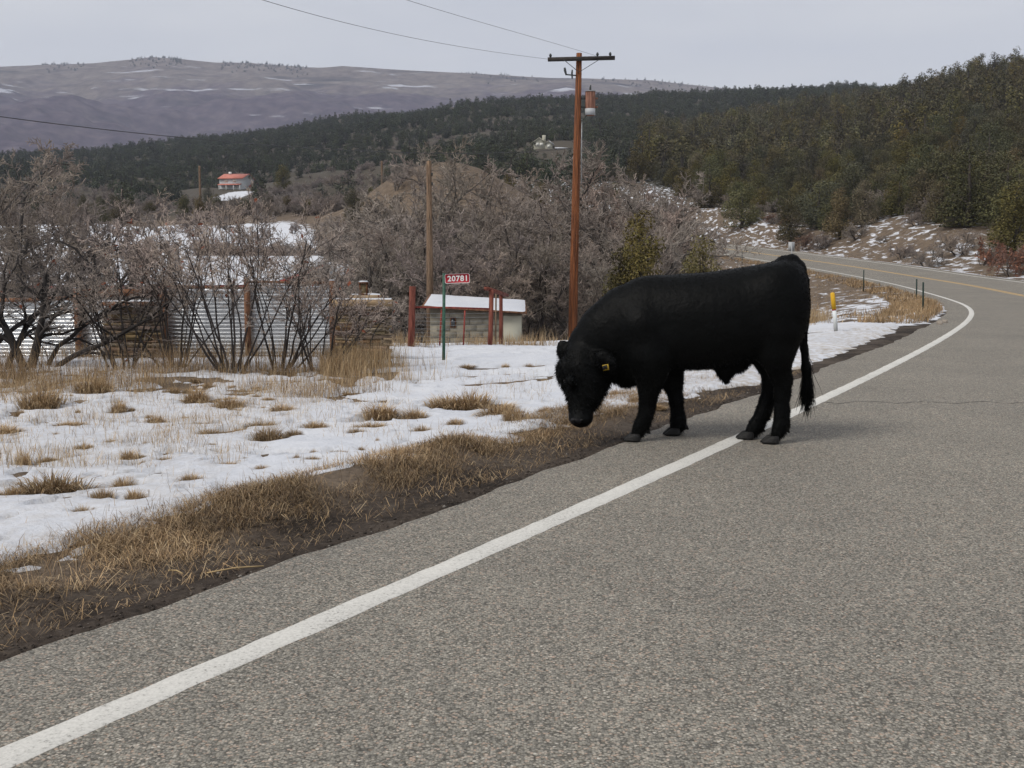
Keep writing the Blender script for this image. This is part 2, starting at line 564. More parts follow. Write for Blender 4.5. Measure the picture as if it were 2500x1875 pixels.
# ------------------------------------------------------------------ road axis (left edge line), fitted plan, grade, crossfall
KN = A(-40, -10, 0, 8, 16, 24, 30, 36, 42, 50, 60, 75, 95, 120, 160, 220, 300)
HD = A(0.70, .6537, .5938, .5459, .5118, .4722, .4322, .3824, .3297, .2797, .2233, .1186, .0018, -.0929, -.2129, -.3928, -.55)
GR = A(0, .0184, .012, .0067, .0003, -.0054, -.0081, -.0084, -.0054, .0037, .0158, .028, .0415, .0543, .0614, .0576, .05)
SE = A(0, 0, 0, 0, 0, 0, .0006, .001, .0017, .0028, .0199, .0158, .0405, .0463, .0358, .0287, .02)
DS = 0.5
RS = np.arange(-2, 300, DS)
rH, rG, rE = np.interp(RS, KN, HD), np.interp(RS, KN, GR), np.interp(RS, KN, SE)
rE = np.convolve(np.pad(rE, 12, 'edge'), np.ones(25) / 25, 'valid')
rX = -3.70790737 + np.cumsum(np.sin(rH)) * DS
rY = -0.45803417 + np.cumsum(np.cos(rH)) * DS
rZ = np.cumsum(rG) * DS
rZ -= np.interp(0, RS, rZ)
# extend backwards, straight, behind the camera
bk = np.arange(-40, -2, DS)
k = bk + 2 - DS
rX = np.concatenate([rX[0] + np.sin(rH[0]) * k, rX])
rY = np.concatenate([rY[0] + np.cos(rH[0]) * k, rY])
rZ = np.concatenate([np.full(len(bk), rZ[0]), rZ])
rH, rE = np.concatenate([np.full(len(bk), rH[0]), rH]), np.concatenate([np.full(len(bk), rE[0]), rE])
RS = np.concatenate([bk, RS])
rNX, rNY = np.cos(rH), -np.sin(rH)
W0, W1 = -0.66, 8.0            # asphalt edges measured from the left edge line


def road_pt(s, w, dz=0.0):
    i = lambda a: np.interp(s, RS, a)
    return np.stack([i(rX) + i(rNX) * w, i(rY) + i(rNY) * w, i(rZ) + i(rE) * w + dz], -1)


def road_sw(x, y):
    """nearest station s and offset w (right positive) for points"""
    x, y = np.ravel(x), np.ravel(y)
    S, Wd = np.empty(len(x)), np.empty(len(x))
    for a in range(0, len(x), 20000):
        X, Y = x[a:a + 20000, None], y[a:a + 20000, None]
        d = (X - rX) ** 2 + (Y - rY) ** 2
        j = np.clip(d.argmin(1), 1, len(RS) - 2)
        dx, dy = x[a:a + 20000] - rX[j], y[a:a + 20000] - rY[j]
        t = np.clip(dx * np.sin(rH[j]) + dy * np.cos(rH[j]), -DS, DS)
        S[a:a + 20000] = RS[j] + t
        Wd[a:a + 20000] = dx * rNX[j] + dy * rNY[j]
    return S, Wd


# ------------------------------------------------------------------ terrain heights
PC = A(-1500, 0, 400, 800, 1100, 1400, 1700, 2000, 2300, 2500, 4000)
UC = (PC - 1250) / F
YN = A(0, 4, 8, 16, 24, 32, 45, 60, 80, 100, 150, 250, 400, 500, 650, 900, 1200, 1800)
ZT = np.array([
    [0] * 11, [-.02] * 11, [-.05] * 11,
    [-.12, -.12, -.12, -.12, -.10, -.08, 0, 0, 0, 0, 0],
    [-.6, -.52, -.5, -.48, -.47, -.45, -.43, -.42, -.2, 0, 0],
    [-1.3, -1.3, -1.2, -1.2, -1.1, -1.0, -.9, -.75, -.3, 0, 0],
    [-2.3, -2.3, -2.3, -2.4, -2.5, -2.5, -2.2, -1.6, -.5, 0, .5],
    [-3, -3, -3, -3, -3, -2.8, -2.4, -1.5, -.2, .3, 1.5],
    [-1, -1, -1, -1, -1, -1.5, -1.4, -.5, 1.6, 1.8, 6],
    [3, 3, 3, 3.2, 3, 2, 1, 1.6, 4.8, 5.2, 14],
    [6.4, 6.4, 6.4, 7, 9, 8, 7.0, 7.5, 12.5, 14, 35],
    [13.5, 13.5, 13.5, 15, 19, 21, 21.5, 23.5, 32, 34, 70],
    [29, 29, 30, 32, 40, 45, 47, 53, 65, 72, 130],
    [40, 40, 42, 45, 57, 60, 60, 70, 82, 88, 150],
    [58, 58, 62, 74, 90, 91, 92, 98, 97, 95, 160],
    [86, 88, 100, 121, 131, 139, 144, 149, 145, 130, 170],
    [75, 75, 85, 105, 115, 120, 125, 130, 130, 120, 150],
    [60, 60, 60, 65, 70, 70, 70, 70, 70, 70, 80]], float)
_uq = np.linspace(UC[0], UC[-1], 221)
_lq = np.linspace(0, math.log(1 + 1800 / 8), 260)
_tab = np.array([np.interp(_uq, UC, r) for r in ZT])
_tab = np.array([np.interp(_lq, np.log(1 + YN / 8), _tab[:, i]) for i in range(len(_uq))])    # (u, l)


def _sm(a, n, ax):
    k = np.hanning(n + 2)[1:-1]
    k /= k.sum()
    p = [(0, 0), (0, 0)]
    p[ax] = (n // 2, n // 2)
    return np.apply_along_axis(lambda v: np.convolve(v, k, 'valid'), ax, np.pad(a, p, 'edge'))


_tab = _sm(_sm(_tab, 15, 1), 9, 0)


def base_z(x, y):
    Y = np.maximum(y, 0.0)
    u = np.clip(x / np.maximum(Y, 6.0), UC[0], UC[-1])
    a = (u - _uq[0]) / (_uq[1] - _uq[0])
    b = np.clip(np.log(1 + Y / 8) / (_lq[1] - _lq[0]), 0, len(_lq) - 1.001)
    a = np.clip(a, 0, len(_uq) - 1.001)
    ai, bi = a.astype(int), b.astype(int)
    fa, fb = a - ai, b - bi
    z = (_tab[ai, bi] * (1 - fa) + _tab[ai + 1, bi] * fa) * (1 - fb) + (_tab[ai, bi + 1] * (1 - fa) + _tab[ai + 1, bi + 1] * fa) * fb
    far = ss(Y, 60, 400)
    z = z + (fbm(x * 0.35, y * 0.35, 1) - .5) * 0.10 * ss(Y, 5, 14) + (fbm(x * .02, y * .02, 2) - .5) * 14 * far + (fbm(x * .09, y * .09, 3) - .5) * 2.2 * ss(Y, 60, 200)
    # levelled yard of the red roofed house
    for px0, y0, y1, p0, p1, rx in ((565, 318, 395, 503, 462, 15),):
        cx_ = (px0 - 1250) / F * (y0 + y1) / 2
        zt_ = CAMH + (640 - np.interp(y, [y0, y1 - 22, y1], [p0, p1 + 3, p1 + 5])) / F * y
        k_ = np.exp(-(np.abs((x - cx_) / rx) ** 4 + np.abs((y - (y0 + y1) / 2) / ((y1 - y0) * .62)) ** 6))
        z = z * (1 - k_) + zt_ * k_
    # small cut hillock left of the grove
    hx, hy = at(985, 400, 150)[:2]
    z = z + 6.0 * np.exp(-((((x - hx - 5) / 12) ** 2 + ((y - hy - 8) / 16) ** 2)) ** 1.5)
    return z


def ground_z(x, y, full=False):
    shp = np.shape(x)
    x, y = np.ravel(np.asarray(x, float)), np.ravel(np.asarray(y, float))
    z = base_z(x, y)
    s, w = np.zeros(len(x)), np.full(len(x), -999.0)
    m = (y < 300) & (np.abs(x) < 300)
    s[m], w[m] = road_sw(x[m], y[m])
    e0, e1 = W0 - 0.05, W1 + 0.05
    zr = np.interp(s, RS, rZ) + np.interp(s, RS, rE) * np.clip(w, e0, e1)
    dl, dr = e0 - w, w - e1
    # left verge: nearly level to start, then runs out to the land
    Lb = np.interp(s, [0, 12, 30, 45, 80, 300], [3.0, 4.5, 7, 9, 10, 10])
    tl = ss(dl, 0.5, Lb)
    zl = zr - 0.015 - 0.03 * ss(dl, 0, .6) - 0.12 * np.clip(dl, 0, 10) * ss(s, 28, 45)
    tr = ss(dr, 1.5, 9)
    zrr = zr - 0.03 - 0.16 * ss(dr, 0.3, 1.6) + 0.10 * np.clip(dr - 2, 0, 30)
    out = np.where(w < e0, zl * (1 - tl) + z * tl, np.where(w > e1, zrr * (1 - tr) + np.maximum(z, zr + 0.02 * dr) * tr, zr - 0.05))
    out = np.where(m, out, z)
    bm = np.exp(-((w + 1.62) / .30) ** 2) * (1 - ss(s, 6.5, 9)) * ss(s, -6, -3)
    out = out + bm * (.02 + .10 * ss(fbm(x * 1.1, y * 1.1, 9), .35, .7))
    rut = np.exp(-((w + 1.0 + .12 * (fbm(s * .6, s * 0, 13) - .5)) / .11) ** 2) * (1 - ss(s, 12, 14))
    out = out - rut * .022
    out = out + np.where((w < e0 - .02) & (w > -40), (fbm(x * 2.1, y * 2.1, 7) - .5) * 0.05 * ss(dl, 0.0, 0.6), 0)
    if full:
        return out.reshape(shp), s.reshape(shp), w.reshape(shp)
    return out.reshape(shp)


def gz(x, y):
    return float(ground_z(np.array([x]), np.array([y]))[0])


def on_ground(px, py, y0=2.5, y1=70):
    Y = np.geomspace(y0, y1, 900)
    a, b = (px - 1250) / F, -(py - 937.5) / F
    k = Y / (CT + b * ST)
    X, Z = a * k, CAMH + (b * CT - ST) * k
    g, s, w = ground_z(X, Y, True)
    g = np.where((w > W0) & (w < W1), g + .05, g)
    i = np.argmax(Z <= g)
    if Z[i] > g[i]:
        i = len(Y) - 1
    return A(X[i], Y[i], g[i])


YB = float(on_ground(1332, 365, 120, 1000)[1])      # where the beige house stands


# ------------------------------------------------------------------ ground sheet
def graded(lo, hi, d0, rate):
    v, x = [0.0], 0.0
    while x < hi:
        x += max(d0, rate * x)
        v.append(x)
    n, x = [], 0.0
    while x > lo:
        x -= max(d0, rate * -x)
        n.append(x)
    return np.array(n[::-1] + v)


def grid_faces(ny, nx):
    i = np.arange(ny - 1)[:, None] * nx + np.arange(nx - 1)[None]
    return np.stack([i, i + 1, i + nx + 1, i + nx], -1).reshape(-1, 4)


gx = graded(-1600, 1600, 0.2, 0.028)
gy = graded(-60, 1750, 0.18, 0.020)
GX, GY = np.meshgrid(gx, gy)
GZ, GS, GW = ground_z(GX, GY, True)
pxg = 1250 + F * GX / np.maximum(GY, 1)
# how likely old snow lies: a property of the place
sn = np.where(GY > 150, 0.33, 0.36) * np.ones(GX.shape)
sn = np.where((GY > 16) & (GY < 75) & (GW < -4), 0.72, sn)
fld = ss(GY, 78, 86) * (1 - ss(GY, 150, 165)) * ss(pxg, -800, -300) * (1 - ss(pxg, 740, 830))
sn = np.maximum(sn, fld * 1.0)
yard = np.exp(-(((GX + 94) / 4.5) ** 2 + ((GY - 346) / 17) ** 2))
sn = np.maximum(sn, np.clip(yard * 2.0, 0, 1.0) * 0.95)
sn = np.where((GW > W1) & (GW < 60) & (GY < 260), 0.50 - 0.003 * (GW - W1), sn)
sn = np.where((GW > W1) & (GW < W1 + 1.2), 0.66, sn)
sn = np.where((GW < W0) & (GW > -14) & (GS > 22) & (GS < 130), 0.60 - 0.16 * ss(GS, 40, 70), sn)
hx, hy = at(985, 400, 150)[:2]
hil = np.exp(-(((GX - hx - 2) / 17) ** 2 + ((GY - hy - 2) / 20) ** 2))
sn = sn * (1 - np.clip(hil * 1.5, 0, 1)) + 0.12 * np.clip(hil * 1.5, 0, 1)
sn = np.where((GW > -3.2) & (GW < W0) & (GS < 24), 0.0, sn)
mud = (1 - ss(-GW, 1.05, 1.5)) * (GW < 0) * (1 - ss(GS, 30, 40)) + 0.35 * ((GW < 0) & (GW > -4) & (GS < 30))
streak = ((GW > W1) & (GW < 70) & (GY < 260)) | ((GW < W0) & (GW > -14) & (GS > 22))
litter = ss(GY, 150, 210) * (1 - np.clip(hil * 1.5, 0, 1)) + .6 * ss(GW, 18, 30) * (GY < 300) * (GW < 400)
gm = mesh('ground', np.stack([GX, GY, GZ], -1).reshape(-1, 3), grid_faces(len(gy), len(gx)), M['ground'], True,
          attr=dict(snow=sn.ravel(), mud=np.clip(mud, 0, 1).ravel(), streak=streak.ravel().astype(float) * .6, litter=litter.ravel()))
tag(link('ground', gm), kind='structure')

# ------------------------------------------------------------------ road and markings
rs = np.concatenate([np.arange(-38, -4, 0.5), np.arange(-4, 26, 0.06), np.arange(26, 60, 0.4), np.arange(60, 298, 1.0)])
ws = np.concatenate([[W0 - .03, W0], np.linspace(W0 + .12, W1 - .1, 9), [W1, W1 + .03]])
SS, WW = np.meshgrid(rs, ws, indexing='ij')
jit = (fbm(rs * 2.2, rs * 0, 11, 5) - .5) * 0.13 + (fbm(rs * .35, rs * 0 + 3, 12) - .5) * 0.16
WW[:, :2] += jit[:, None]
RP = road_pt(SS.ravel(), WW.ravel()).reshape(*SS.shape, 3)
RP[:, 0, 2] -= 0.07
RP[:, -1, 2] -= 0.07
road = link('road', mesh('road', RP.reshape(-1, 3), grid_faces(len(rs), len(ws))[:, ::-1], M['asphalt'], True))
tag(road, kind='structure')


def marking(name, w0, w1, m, label):
    s = np.concatenate([np.arange(-10, 30, 0.1), np.arange(30, 60, .25), np.arange(60, 290, 1.0)])
    ww = np.array([w0, w0 + .008, w1 - .008, w1])
    S, Wd = np.meshgrid(s, ww, indexing='ij')
    Wd = Wd.copy()
    Wd[:, :2] += ((vn(s * 9, s * 0, 21) - .5) * 0.006 + (vn(s * 37, s * 0, 23) - .5) * .014)[:, None]
    Wd[:, 2:] += ((vn(s * 9, s * 0, 22) - .5) * 0.006 + (vn(s * 37, s * 0, 24) - .5) * .014)[:, None]
    P = road_pt(S.ravel(), Wd.ravel(), np.tile([-.002, .004, .004, -.002], len(s)))
    o = link(name, mesh(name, P, grid_faces(len(s), 4)[:, ::-1], m, False), road)
    o['label'] = label


marking('edge_line', -.068, .068, M['white_paint'], 'worn white edge line on the near side of the road')
marking('edge_line', 7.13, 7.26, M['white_paint'], 'white edge line on the far side of the road')
marking('centre_line', 3.46, 3.56, M['yellow_paint'], 'yellow centre line')
marking('centre_line', 3.66, 3.76, M['yellow_paint'], 'yellow centre line')

# an old sealed crack across the lane
cp = []
for i_, px_ in enumerate(np.linspace(2010, 2560, 70)):
    py_ = 983 + 2.2 * math.sin(i_ * .35) + 3 * (vn(np.array([i_ * .6]), np.array([.5]), 5)[0] - .5)
    q_ = on_ground(px_, py_, 5, 30)
    cp.append(q_ + A(0, 0, .002))
cp = np.array(cp)
off_ = (A(0, 1, 0) * (.004 + .012 * vn(np.arange(70) * .8, np.arange(70) * 0, 9))[:, None])
tarm = mat('crack_tar', (0.12, 0.113, 0.10), 0.85, 0.3, 20)
cs_, cw_ = road_sw(cp[:, 0], cp[:, 1])
c1_, c2_ = cp - off_, cp + off_
for c_ in (c1_, c2_):
    s__, w__ = road_sw(c_[:, 0], c_[:, 1])
    c_[:, 2] = np.interp(s__, RS, rZ) + np.interp(s__, RS, rE) * w__ + .003
link('crack', mesh('crack', np.concatenate([c1_, c2_]), grid_faces(2, 70), tarm), road)

# ------------------------------------------------------------------ far mesa behind the valley
SK = np.array([(-900, 185), (-300, 182), (0, 175), (142, 167), (260, 163), (338, 155), (399, 148), (472, 154), (549, 162), (635, 163), (753, 173), (797, 174), (850, 170),
               (895, 173), (1000, 179), (1130, 186), (1333, 198), (1582, 203), (1740, 221), (1950, 235), (2600, 260)], float)
uq = np.linspace(-1.0, 0.62, 420)
vq = np.linspace(0, 1, 120)
U, Vv = np.meshgrid(uq, vq)
YM = 1650 + 2150 * Vv
top = (CAMH + (640 - np.interp(1250 + F * U, SK[:, 0], SK[:, 1])) / F * 3500)
prof = np.interp(Vv, [0, .12, .35, .55, .70, .86, 1.0], [0.17, .26, .47, .68, .80, .985, 0.93])
XM = U * YM
nz = (fbm(XM * .0022, YM * .0022, 31, 5) - .5) * 190 + (fbm(XM * .008, YM * .008, 35, 4) - .5) * 60
damp = np.sin(np.clip(Vv / .86, 0, 1) * math.pi) ** 0.7
ZM = top * prof + nz * damp
snw = np.interp(Vv, [0, .3, .5, .7, .86, 1], [.25, .22, .40, .56, .42, .35])
mes = link('mesa', mesh('mesa', np.stack([XM, YM, ZM], -1).reshape(-1, 3), grid_faces(len(vq), len(uq)), M['mesa'], True,
                        attr=dict(high=ss(Vv, .45, .85).ravel(), snow=snw.ravel())))
tag(mes, kind='structure')

# ------------------------------------------------------------------ snow lying on the verge and the driveway (relief sheet)
rng = np.random.RandomState(11)
TUFT_PX = [  # photo pixel of the base, half width in px, tone (0 pale .. 1 dark)
    (130, 1205, 95, .7), (300, 1195, 55, .5), (250, 1225, 40, .6), (118, 1130, 34, .7), (205, 1102, 26, .5), (315, 1128, 34, .3), (200, 1262, 30, .2),
    (330, 1228, 46, .4), (465, 1182, 34, .3), (520, 1066, 46, .7), (585, 1060, 24, .5), (655, 1078, 60, .9), (715, 1068, 34, .9), (640, 1050, 34, .8), (770, 1050, 40, .3),
    (905, 1050, 34, .5), (930, 1025, 52, .4), (1010, 1030, 48, .4), (870, 1062, 24, .7), (1150, 1000, 78, .4), (1090, 1000, 50, .4), (1215, 1015, 66, .4), (1260, 1030, 40, .4),
    (1110, 1040, 34, .3), (1030, 1060, 26, .5), (480, 985, 44, .3), (560, 1000, 40, .1), (290, 1010, 46, .3), (165, 1045, 36, .2), (60, 1140, 40, .6), (30, 1215, 30, .6), (15, 1060, 50, .2),
    (100, 1000, 60, .1), (230, 960, 50, .1), (380, 1040, 30, .1), (690, 1010, 30, .1), (1500, 968, 22, .3), (1555, 985, 26, .4), (1235, 903, 26, .6), (1140, 900, 18, .3),
    (1330, 935, 16, .4), (1290, 900, 14, .2), (830, 1110, 24, .8), (1330, 1010, 22, .2), (1600, 1000, 24, .3), (400, 1130, 20, .3), (560, 1140, 24, .2), (640, 1150, 20, .2), (20, 1280, 26, .7)]
_r = np.random.RandomState(8)
for _ in range(62):
    TUFT_PX.append((_r.uniform(-20, 1050), 935 + 210 * _r.rand() ** 1.3, _r.uniform(7, 19), _r.choice([.1, .3, .5, .7])))
TUFT = [(*on_ground(px, py), r / F, t) for px, py, r, t in TUFT_PX]
TUFT = [(x, y, z, r * y, t) for x, y, z, r, t in TUFT]

sx = np.concatenate([np.arange(-15, -7, .09), np.arange(-7, 5, .05), np.arange(5, 16, .08)])
sy = np.concatenate([np.arange(2.2, 12, .05), np.arange(12, 32, .1)])
SX, SY = np.meshgrid(sx, sy)
SZ, S_s, S_w = ground_z(SX, SY, True)
n1, n2, n3 = fbm(SX * .7, SY * .7, 41), fbm(SX * 3.1, SY * 3.1, 44), fbm(SX * 9, SY * 9, 47, 3)
drive = ss(S_s, 9.6, 11.6) * (1 - ss(S_s, 21, 26))
edge = np.interp(S_s, [6.5, 8.5, 10.0], [-1.74, -1.56, -1.25]) - 0.42 * (n1 - .5) * 2 * np.interp(S_s, [7, 9], [1, .5]) - .55 * (n2 - .5) - .5 * (n3 - .5)
edge = edge * (1 - drive) + drive * (-0.98 + .35 * (n2 - .5))
edge = np.where(S_s > 24, edge - ss(S_s, 24, 27) * 2.2, edge)
ms = np.clip((edge - S_w) / .30, -1, 1)
for x, y, z, r, t in TUFT:
    d2 = ((SX - x) / (r * .8)) ** 2 + ((SY - y) / (r * 0.65)) ** 2
    ms = ms - 1.7 * np.exp(-d2 * 1.1) * (.55 + .9 * n2)
thin = ss(n2 * .65 + n3 * .35, .575, .66)
ms = ms - thin * 1.5 * (1 - drive) * np.clip(.55 + .6 * (SX < -1), 0, 1)
# wheel ruts and bare streaks on the driveway
tr = fbm(SX * .35 + SY * .25, SY * 2.6 - SX * .9, 53)
ms = ms - 1.8 * ss(tr, .56, .65) * drive
# rough thick brown band under the brush
band = np.exp(-((SY - 13.6) / 1.6) ** 2) * (SX < -1.6)
ms = ms - band * 1.5 * ss(n2, .40, .6)
lump = np.where((S_w > -2.1) & (S_w < -1.4), ss(vn(SX * 1.3, SY * 1.3, 60), .80, .9), 0) * (1 - drive)
ms = np.maximum(ms, lump * 1.2 - .4 + .5 * (n3 - .5))
th = ss(ms, -.35, .9)
SZ2 = SZ - 0.045 + th * (0.085 + 0.05 * (n1 - .5) + 0.045 * (n2 - .5) + 0.022 * (n3 - .5)) + lump * th * .05
SZ2 = np.where(S_w > W0 - .03, SZ - 0.12, SZ2)
keep = (ms > -.6) & (S_w < W0 + .05)
fc = grid_faces(len(sy), len(sx))
fc = fc[keep.ravel()[fc].any(1)]
dirty = np.clip(drive * ss(-S_w, 3.5, 1.0) * .8 + (1 - ss(np.abs(ms), 0, .55)) * .55 + .25 * (SX < -2), 0, 1)
snow = link('snow', mesh('snow', np.stack([SX, SY, SZ2], -1).reshape(-1, 3), fc, M['snow'], True, attr=dict(dirty=dirty.ravel())))
tag(snow, 'old wind-packed snow lying on the verge and driveway', 'snow', kind='stuff')


def snow_top(x, y):
    return ground_z(x, y)


# ------------------------------------------------------------------ grass
def blades(P, h, w, lean, az, col, r, curl=0.5):
    """P (n,3) roots; two-segment tapering blades"""
    n = len(P)
    d = np.stack([np.cos(az), np.sin(az), np.zeros(n)], 1)
    sv = np.stack([-np.sin(az + r.uniform(-.9, .9, n)), np.cos(az), np.zeros(n)], 1)
    up = A(0, 0, 1)
    m_ = P + up * (h * .55 * np.cos(lean * .6))[:, None] + d * (h * .55 * np.sin(lean * .6))[:, None]
    l2 = np.clip(lean * (1 + curl), 0, 1.9)
    t_ = m_ + up * (h * .45 * np.cos(l2))[:, None] + d * (h * .45 * np.sin(l2))[:, None]
    a = (w / 2)[:, None]
    V = np.stack([P - sv * a, P + sv * a, m_ - sv * a * .8, m_ + sv * a * .8, t_], 1)
    i = np.arange(n)[:, None] * 5
    Q = i + np.array([[0, 1, 3, 2]])
    T = i + np.array([[2, 3, 4]])
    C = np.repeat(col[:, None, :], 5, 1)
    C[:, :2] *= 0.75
    return V.reshape(-1, 3), [Q, T], C.reshape(-1, 3)


PAL = np.array([(0.43, 0.305, 0.172), (0.37, 0.245, 0.125), (0.27, 0.178, 0.098), (0.52, 0.395, 0.24), (0.19, 0.128, 0.078), (0.14, 0.10, 0.064)])


def tones(n, r, p, mul=1.0):
    return PAL[r.choice(len(PAL), n, p=p)] * r.uniform(.75, 1.2, (n, 1)) * mul


def grass_obj(name, parts, label):
    V, Q, T, C, n = [], [], [], [], 0
    for v, (q, t), c in parts:
        V.append(v)
        Q.append(q + n)
        T.append(t + n)
        C.append(c)
        n += len(v)
    o = link(name, mesh(name, np.concatenate(V), [np.concatenate(Q), np.concatenate(T)], M['grass'], False, np.concatenate(C)))
    return tag(o, label, 'grass', kind='stuff')


def strip(n, s0, s1, w0, w1, r, h0, h1, lean0, lean1, p, width=.0042, dens=None, mul=1.0, clump=1.5, dirn=None):
    s, w = r.uniform(s0, s1, n), r.uniform(w0, w1, n)
    Pp = road_pt(s, w)
    x, y = Pp[:, 0], Pp[:, 1]
    keep_ = r.rand(n) < np.clip((fbm(x * clump, y * clump, 71) - .28) * 3.2, 0, 1) if dens is None else r.rand(n) < dens(x, y, s, w)
    x, y = x[keep_], y[keep_]
    n = len(x)
    z = ground_z(x, y) - .01
    az = (r.uniform(0, 2 * math.pi, n) if dirn is None else r.normal(dirn, .8, n)) + 2.5 * (fbm(x * 1.2, y * 1.2, 75) - .5)
    return blades(np.stack([x, y, z], 1), r.uniform(h0, h1, n) * (.45 + 1.1 * fbm(x * 2.2, y * 2.2, 79)), np.full(n, width) * r.uniform(.6, 1.5, n), r.uniform(lean0, lean1, n), az,
                  tones(n, r, p, mul) * (.34 + 1.34 * fbm(x * 2.6, y * 2.6, 78))[:, None], r)


# matted verge strip along the asphalt
NEARP = [.22, .20, .20, .10, .16, .12]
dv = lambda x, y, s, w: np.clip((fbm(x * 2.0, y * 2.0, 72) - .28) * 3.6, 0, 1) * (1 - .85 * ss(s, 8.5, 10.5) * ss(-w, 1.25, 1.45)) * (1 - .7 * ss(s, 10, 12)) * (1 - ss(w - np.interp(s, [4.5, 6.5], [-.04, -.14]) + .3 * (fbm(x * 1.9, y * 1.9, 74) - .5), -1.36, -1.14) * .95)
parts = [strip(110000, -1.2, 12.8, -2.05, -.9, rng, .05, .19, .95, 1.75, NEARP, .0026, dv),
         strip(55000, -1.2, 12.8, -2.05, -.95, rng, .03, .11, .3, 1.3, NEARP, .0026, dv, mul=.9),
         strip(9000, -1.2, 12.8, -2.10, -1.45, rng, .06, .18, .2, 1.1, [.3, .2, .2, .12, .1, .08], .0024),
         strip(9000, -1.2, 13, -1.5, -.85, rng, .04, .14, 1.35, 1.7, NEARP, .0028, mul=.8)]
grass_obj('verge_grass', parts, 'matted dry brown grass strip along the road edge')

# thin grass poking through the snow of the field
n = 34000
px_, py_ = rng.uniform(-900, 1350, n), rng.uniform(0, 1, n)
yy = 5.0 + 9.5 * py_ ** .8
xx = (px_ - 1250) / F * yy
dn = np.clip((fbm(xx * 1.1, yy * 1.1, 81) - .44) * 5, 0.02, 1) * np.clip(.30 + .7 * ss(-xx, 1.5, 5.0) + .35 * ss(yy, 9, 12), 0, 1) * ss(-(road_sw(xx, yy)[1]), 1.9, 2.4)
k = rng.rand(n) < dn * .85
xx, yy = xx[k], yy[k]
n = len(xx)
P3 = np.stack([xx, yy, ground_z(xx, yy)], 1)
fieldp = blades(P3, rng.uniform(.04, .24, n) ** 1.2, np.full(n, .0028) * rng.uniform(.6, 1.5, n), rng.uniform(.05, 1.1, n), rng.uniform(0, 6.28, n),
                tones(n, rng, [.36, .2, .1, .26, .05, .03], 1.1), rng)
n = 26000
yy = rng.uniform(7.2, 12.6, n)
xx = (rng.uniform(-300, 1000, n) - 1250) / F * yy
k = rng.rand(n) < np.clip((fbm(xx * 1.6, yy * 1.6, 83) - .43) * 6, 0, 1) * (.25 + .75 * ss(-xx, 1.0, 3.5))
xx, yy = xx[k], yy[k]
n = len(xx)
pale = blades(np.stack([xx, yy, ground_z(xx, yy) + .01], 1), rng.uniform(.05, .20, n), np.full(n, .0026) * rng.uniform(.6, 1.4, n), rng.uniform(.1, 1.2, n), rng.uniform(0, 6.28, n),
              tones(n, rng, [.34, .18, .06, .38, .02, .02], 1.15), rng)
grass_obj('field_grass', [fieldp, pale], 'thin pale grass stems poking through the field snow')

# tall weeds under the brush and along the fences
def weeds(n, pxr, Yr, h0, h1, r, p, width=.005, mul=1.0, thr=.42, lean=.35):
    px = r.uniform(*pxr, n)
    y = r.uniform(*Yr, n)
    x = (px - 1250) / F * y
    wd = pxr[1] - pxr[0]
    kk = r.rand(n) < np.clip((fbm(x * .9, y * .9, 85) - thr) * 4.5, 0.03, 1) * ss(pxr[1] + 160 * (fbm(x * 1.5, y * 1.5, 86) - .5) - px, 0, min(140, wd * .4)) * ss(y + 1.2 * (fbm(x * 1.3, y * .2, 87) - .5), Yr[0], Yr[0] + .18 * (Yr[1] - Yr[0]))
    x, y = x[kk], y[kk]
    n = len(x)
    return blades(np.stack([x, y, ground_z(x, y)], 1), r.uniform(h0 * .4, h1, n) * (.35 + 1.2 * fbm(x * 1.1, y * 1.1, 88)), np.full(n, width) * r.uniform(.6, 1.4, n),
                  np.abs(r.normal(0, lean, n)), r.uniform(0, 6.28, n), tones(n, r, p, mul), r)


BR = [.22, .22, .20, .12, .14, .10]
grass_obj('tall_weeds', [weeds(30000, (-700, 1000), (11.4, 14.2), .12, .40, rng, [.28, .24, .14, .20, .08, .06], .0036, 1.05, .40, .6),
                         weeds(15000, (-600, 960), (12.6, 15.0), .2, .62, rng, [.14, .2, .24, .08, .20, .14], .004, .95, .36, .5),
                         weeds(9000, (780, 1110), (12.6, 15.2), .25, .50, rng, [.4, .2, .08, .28, .02, .02], .0045, 1.15, .30),
                         weeds(4200, (880, 1420), (21.3, 23.6), .15, .42, rng, [.42, .2, .08, .26, .02, .02], .007, 1.0, .36),
                         weeds(6000, (-300, 900), (16.6, 19), .2, .5, rng, BR, .006, 1.0, .30)],
          'tall dry weeds at the foot of the brush and fence')

# grass on the fill slope below the bend
orange = [.20, .42, .24, .08, .04, .02]
fill = [strip(14000, 25, 44, -2.4, -.75, rng, .10, .30, .1, 1.2, orange, .011, lambda x, y, s, w: np.clip((fbm(x * .9, y * .9, 91) - .34) * 4, 0, 1) * ss(-w, .75, 1.0)),
        strip(16000, 40, 135, -2.2, -.85, rng, .10, .28, .1, 1.2, orange, .022, lambda x, y, s, w: np.clip((fbm(x * .5, y * .5, 92) - .30) * 4, 0, 1)),
        strip(15000, 24, 75, -13, -2.0, rng, .08, .28, .3, 1.4, [.2, .24, .22, .12, .14, .08], .014, lambda x, y, s, w: np.clip((fbm(x * .8, y * .8, 93) - .44) * 5, 0, 1)),
        weeds(3500, (1880, 2030), (26.5, 30), .3, .62, rng, [.5, .16, .04, .28, .01, .01], .009, 1.0, .2, .25),
        strip(12000, 30, 140, 8.1, 10.5, rng, .06, .2, .3, 1.4, orange, .018, lambda x, y, s, w: np.clip((fbm(x * .6, y * .6, 95) - .40) * 4, 0, 1), mul=.8)]
grass_obj('bank_grass', fill, 'orange brown dry grass on the banks beside the road bend')

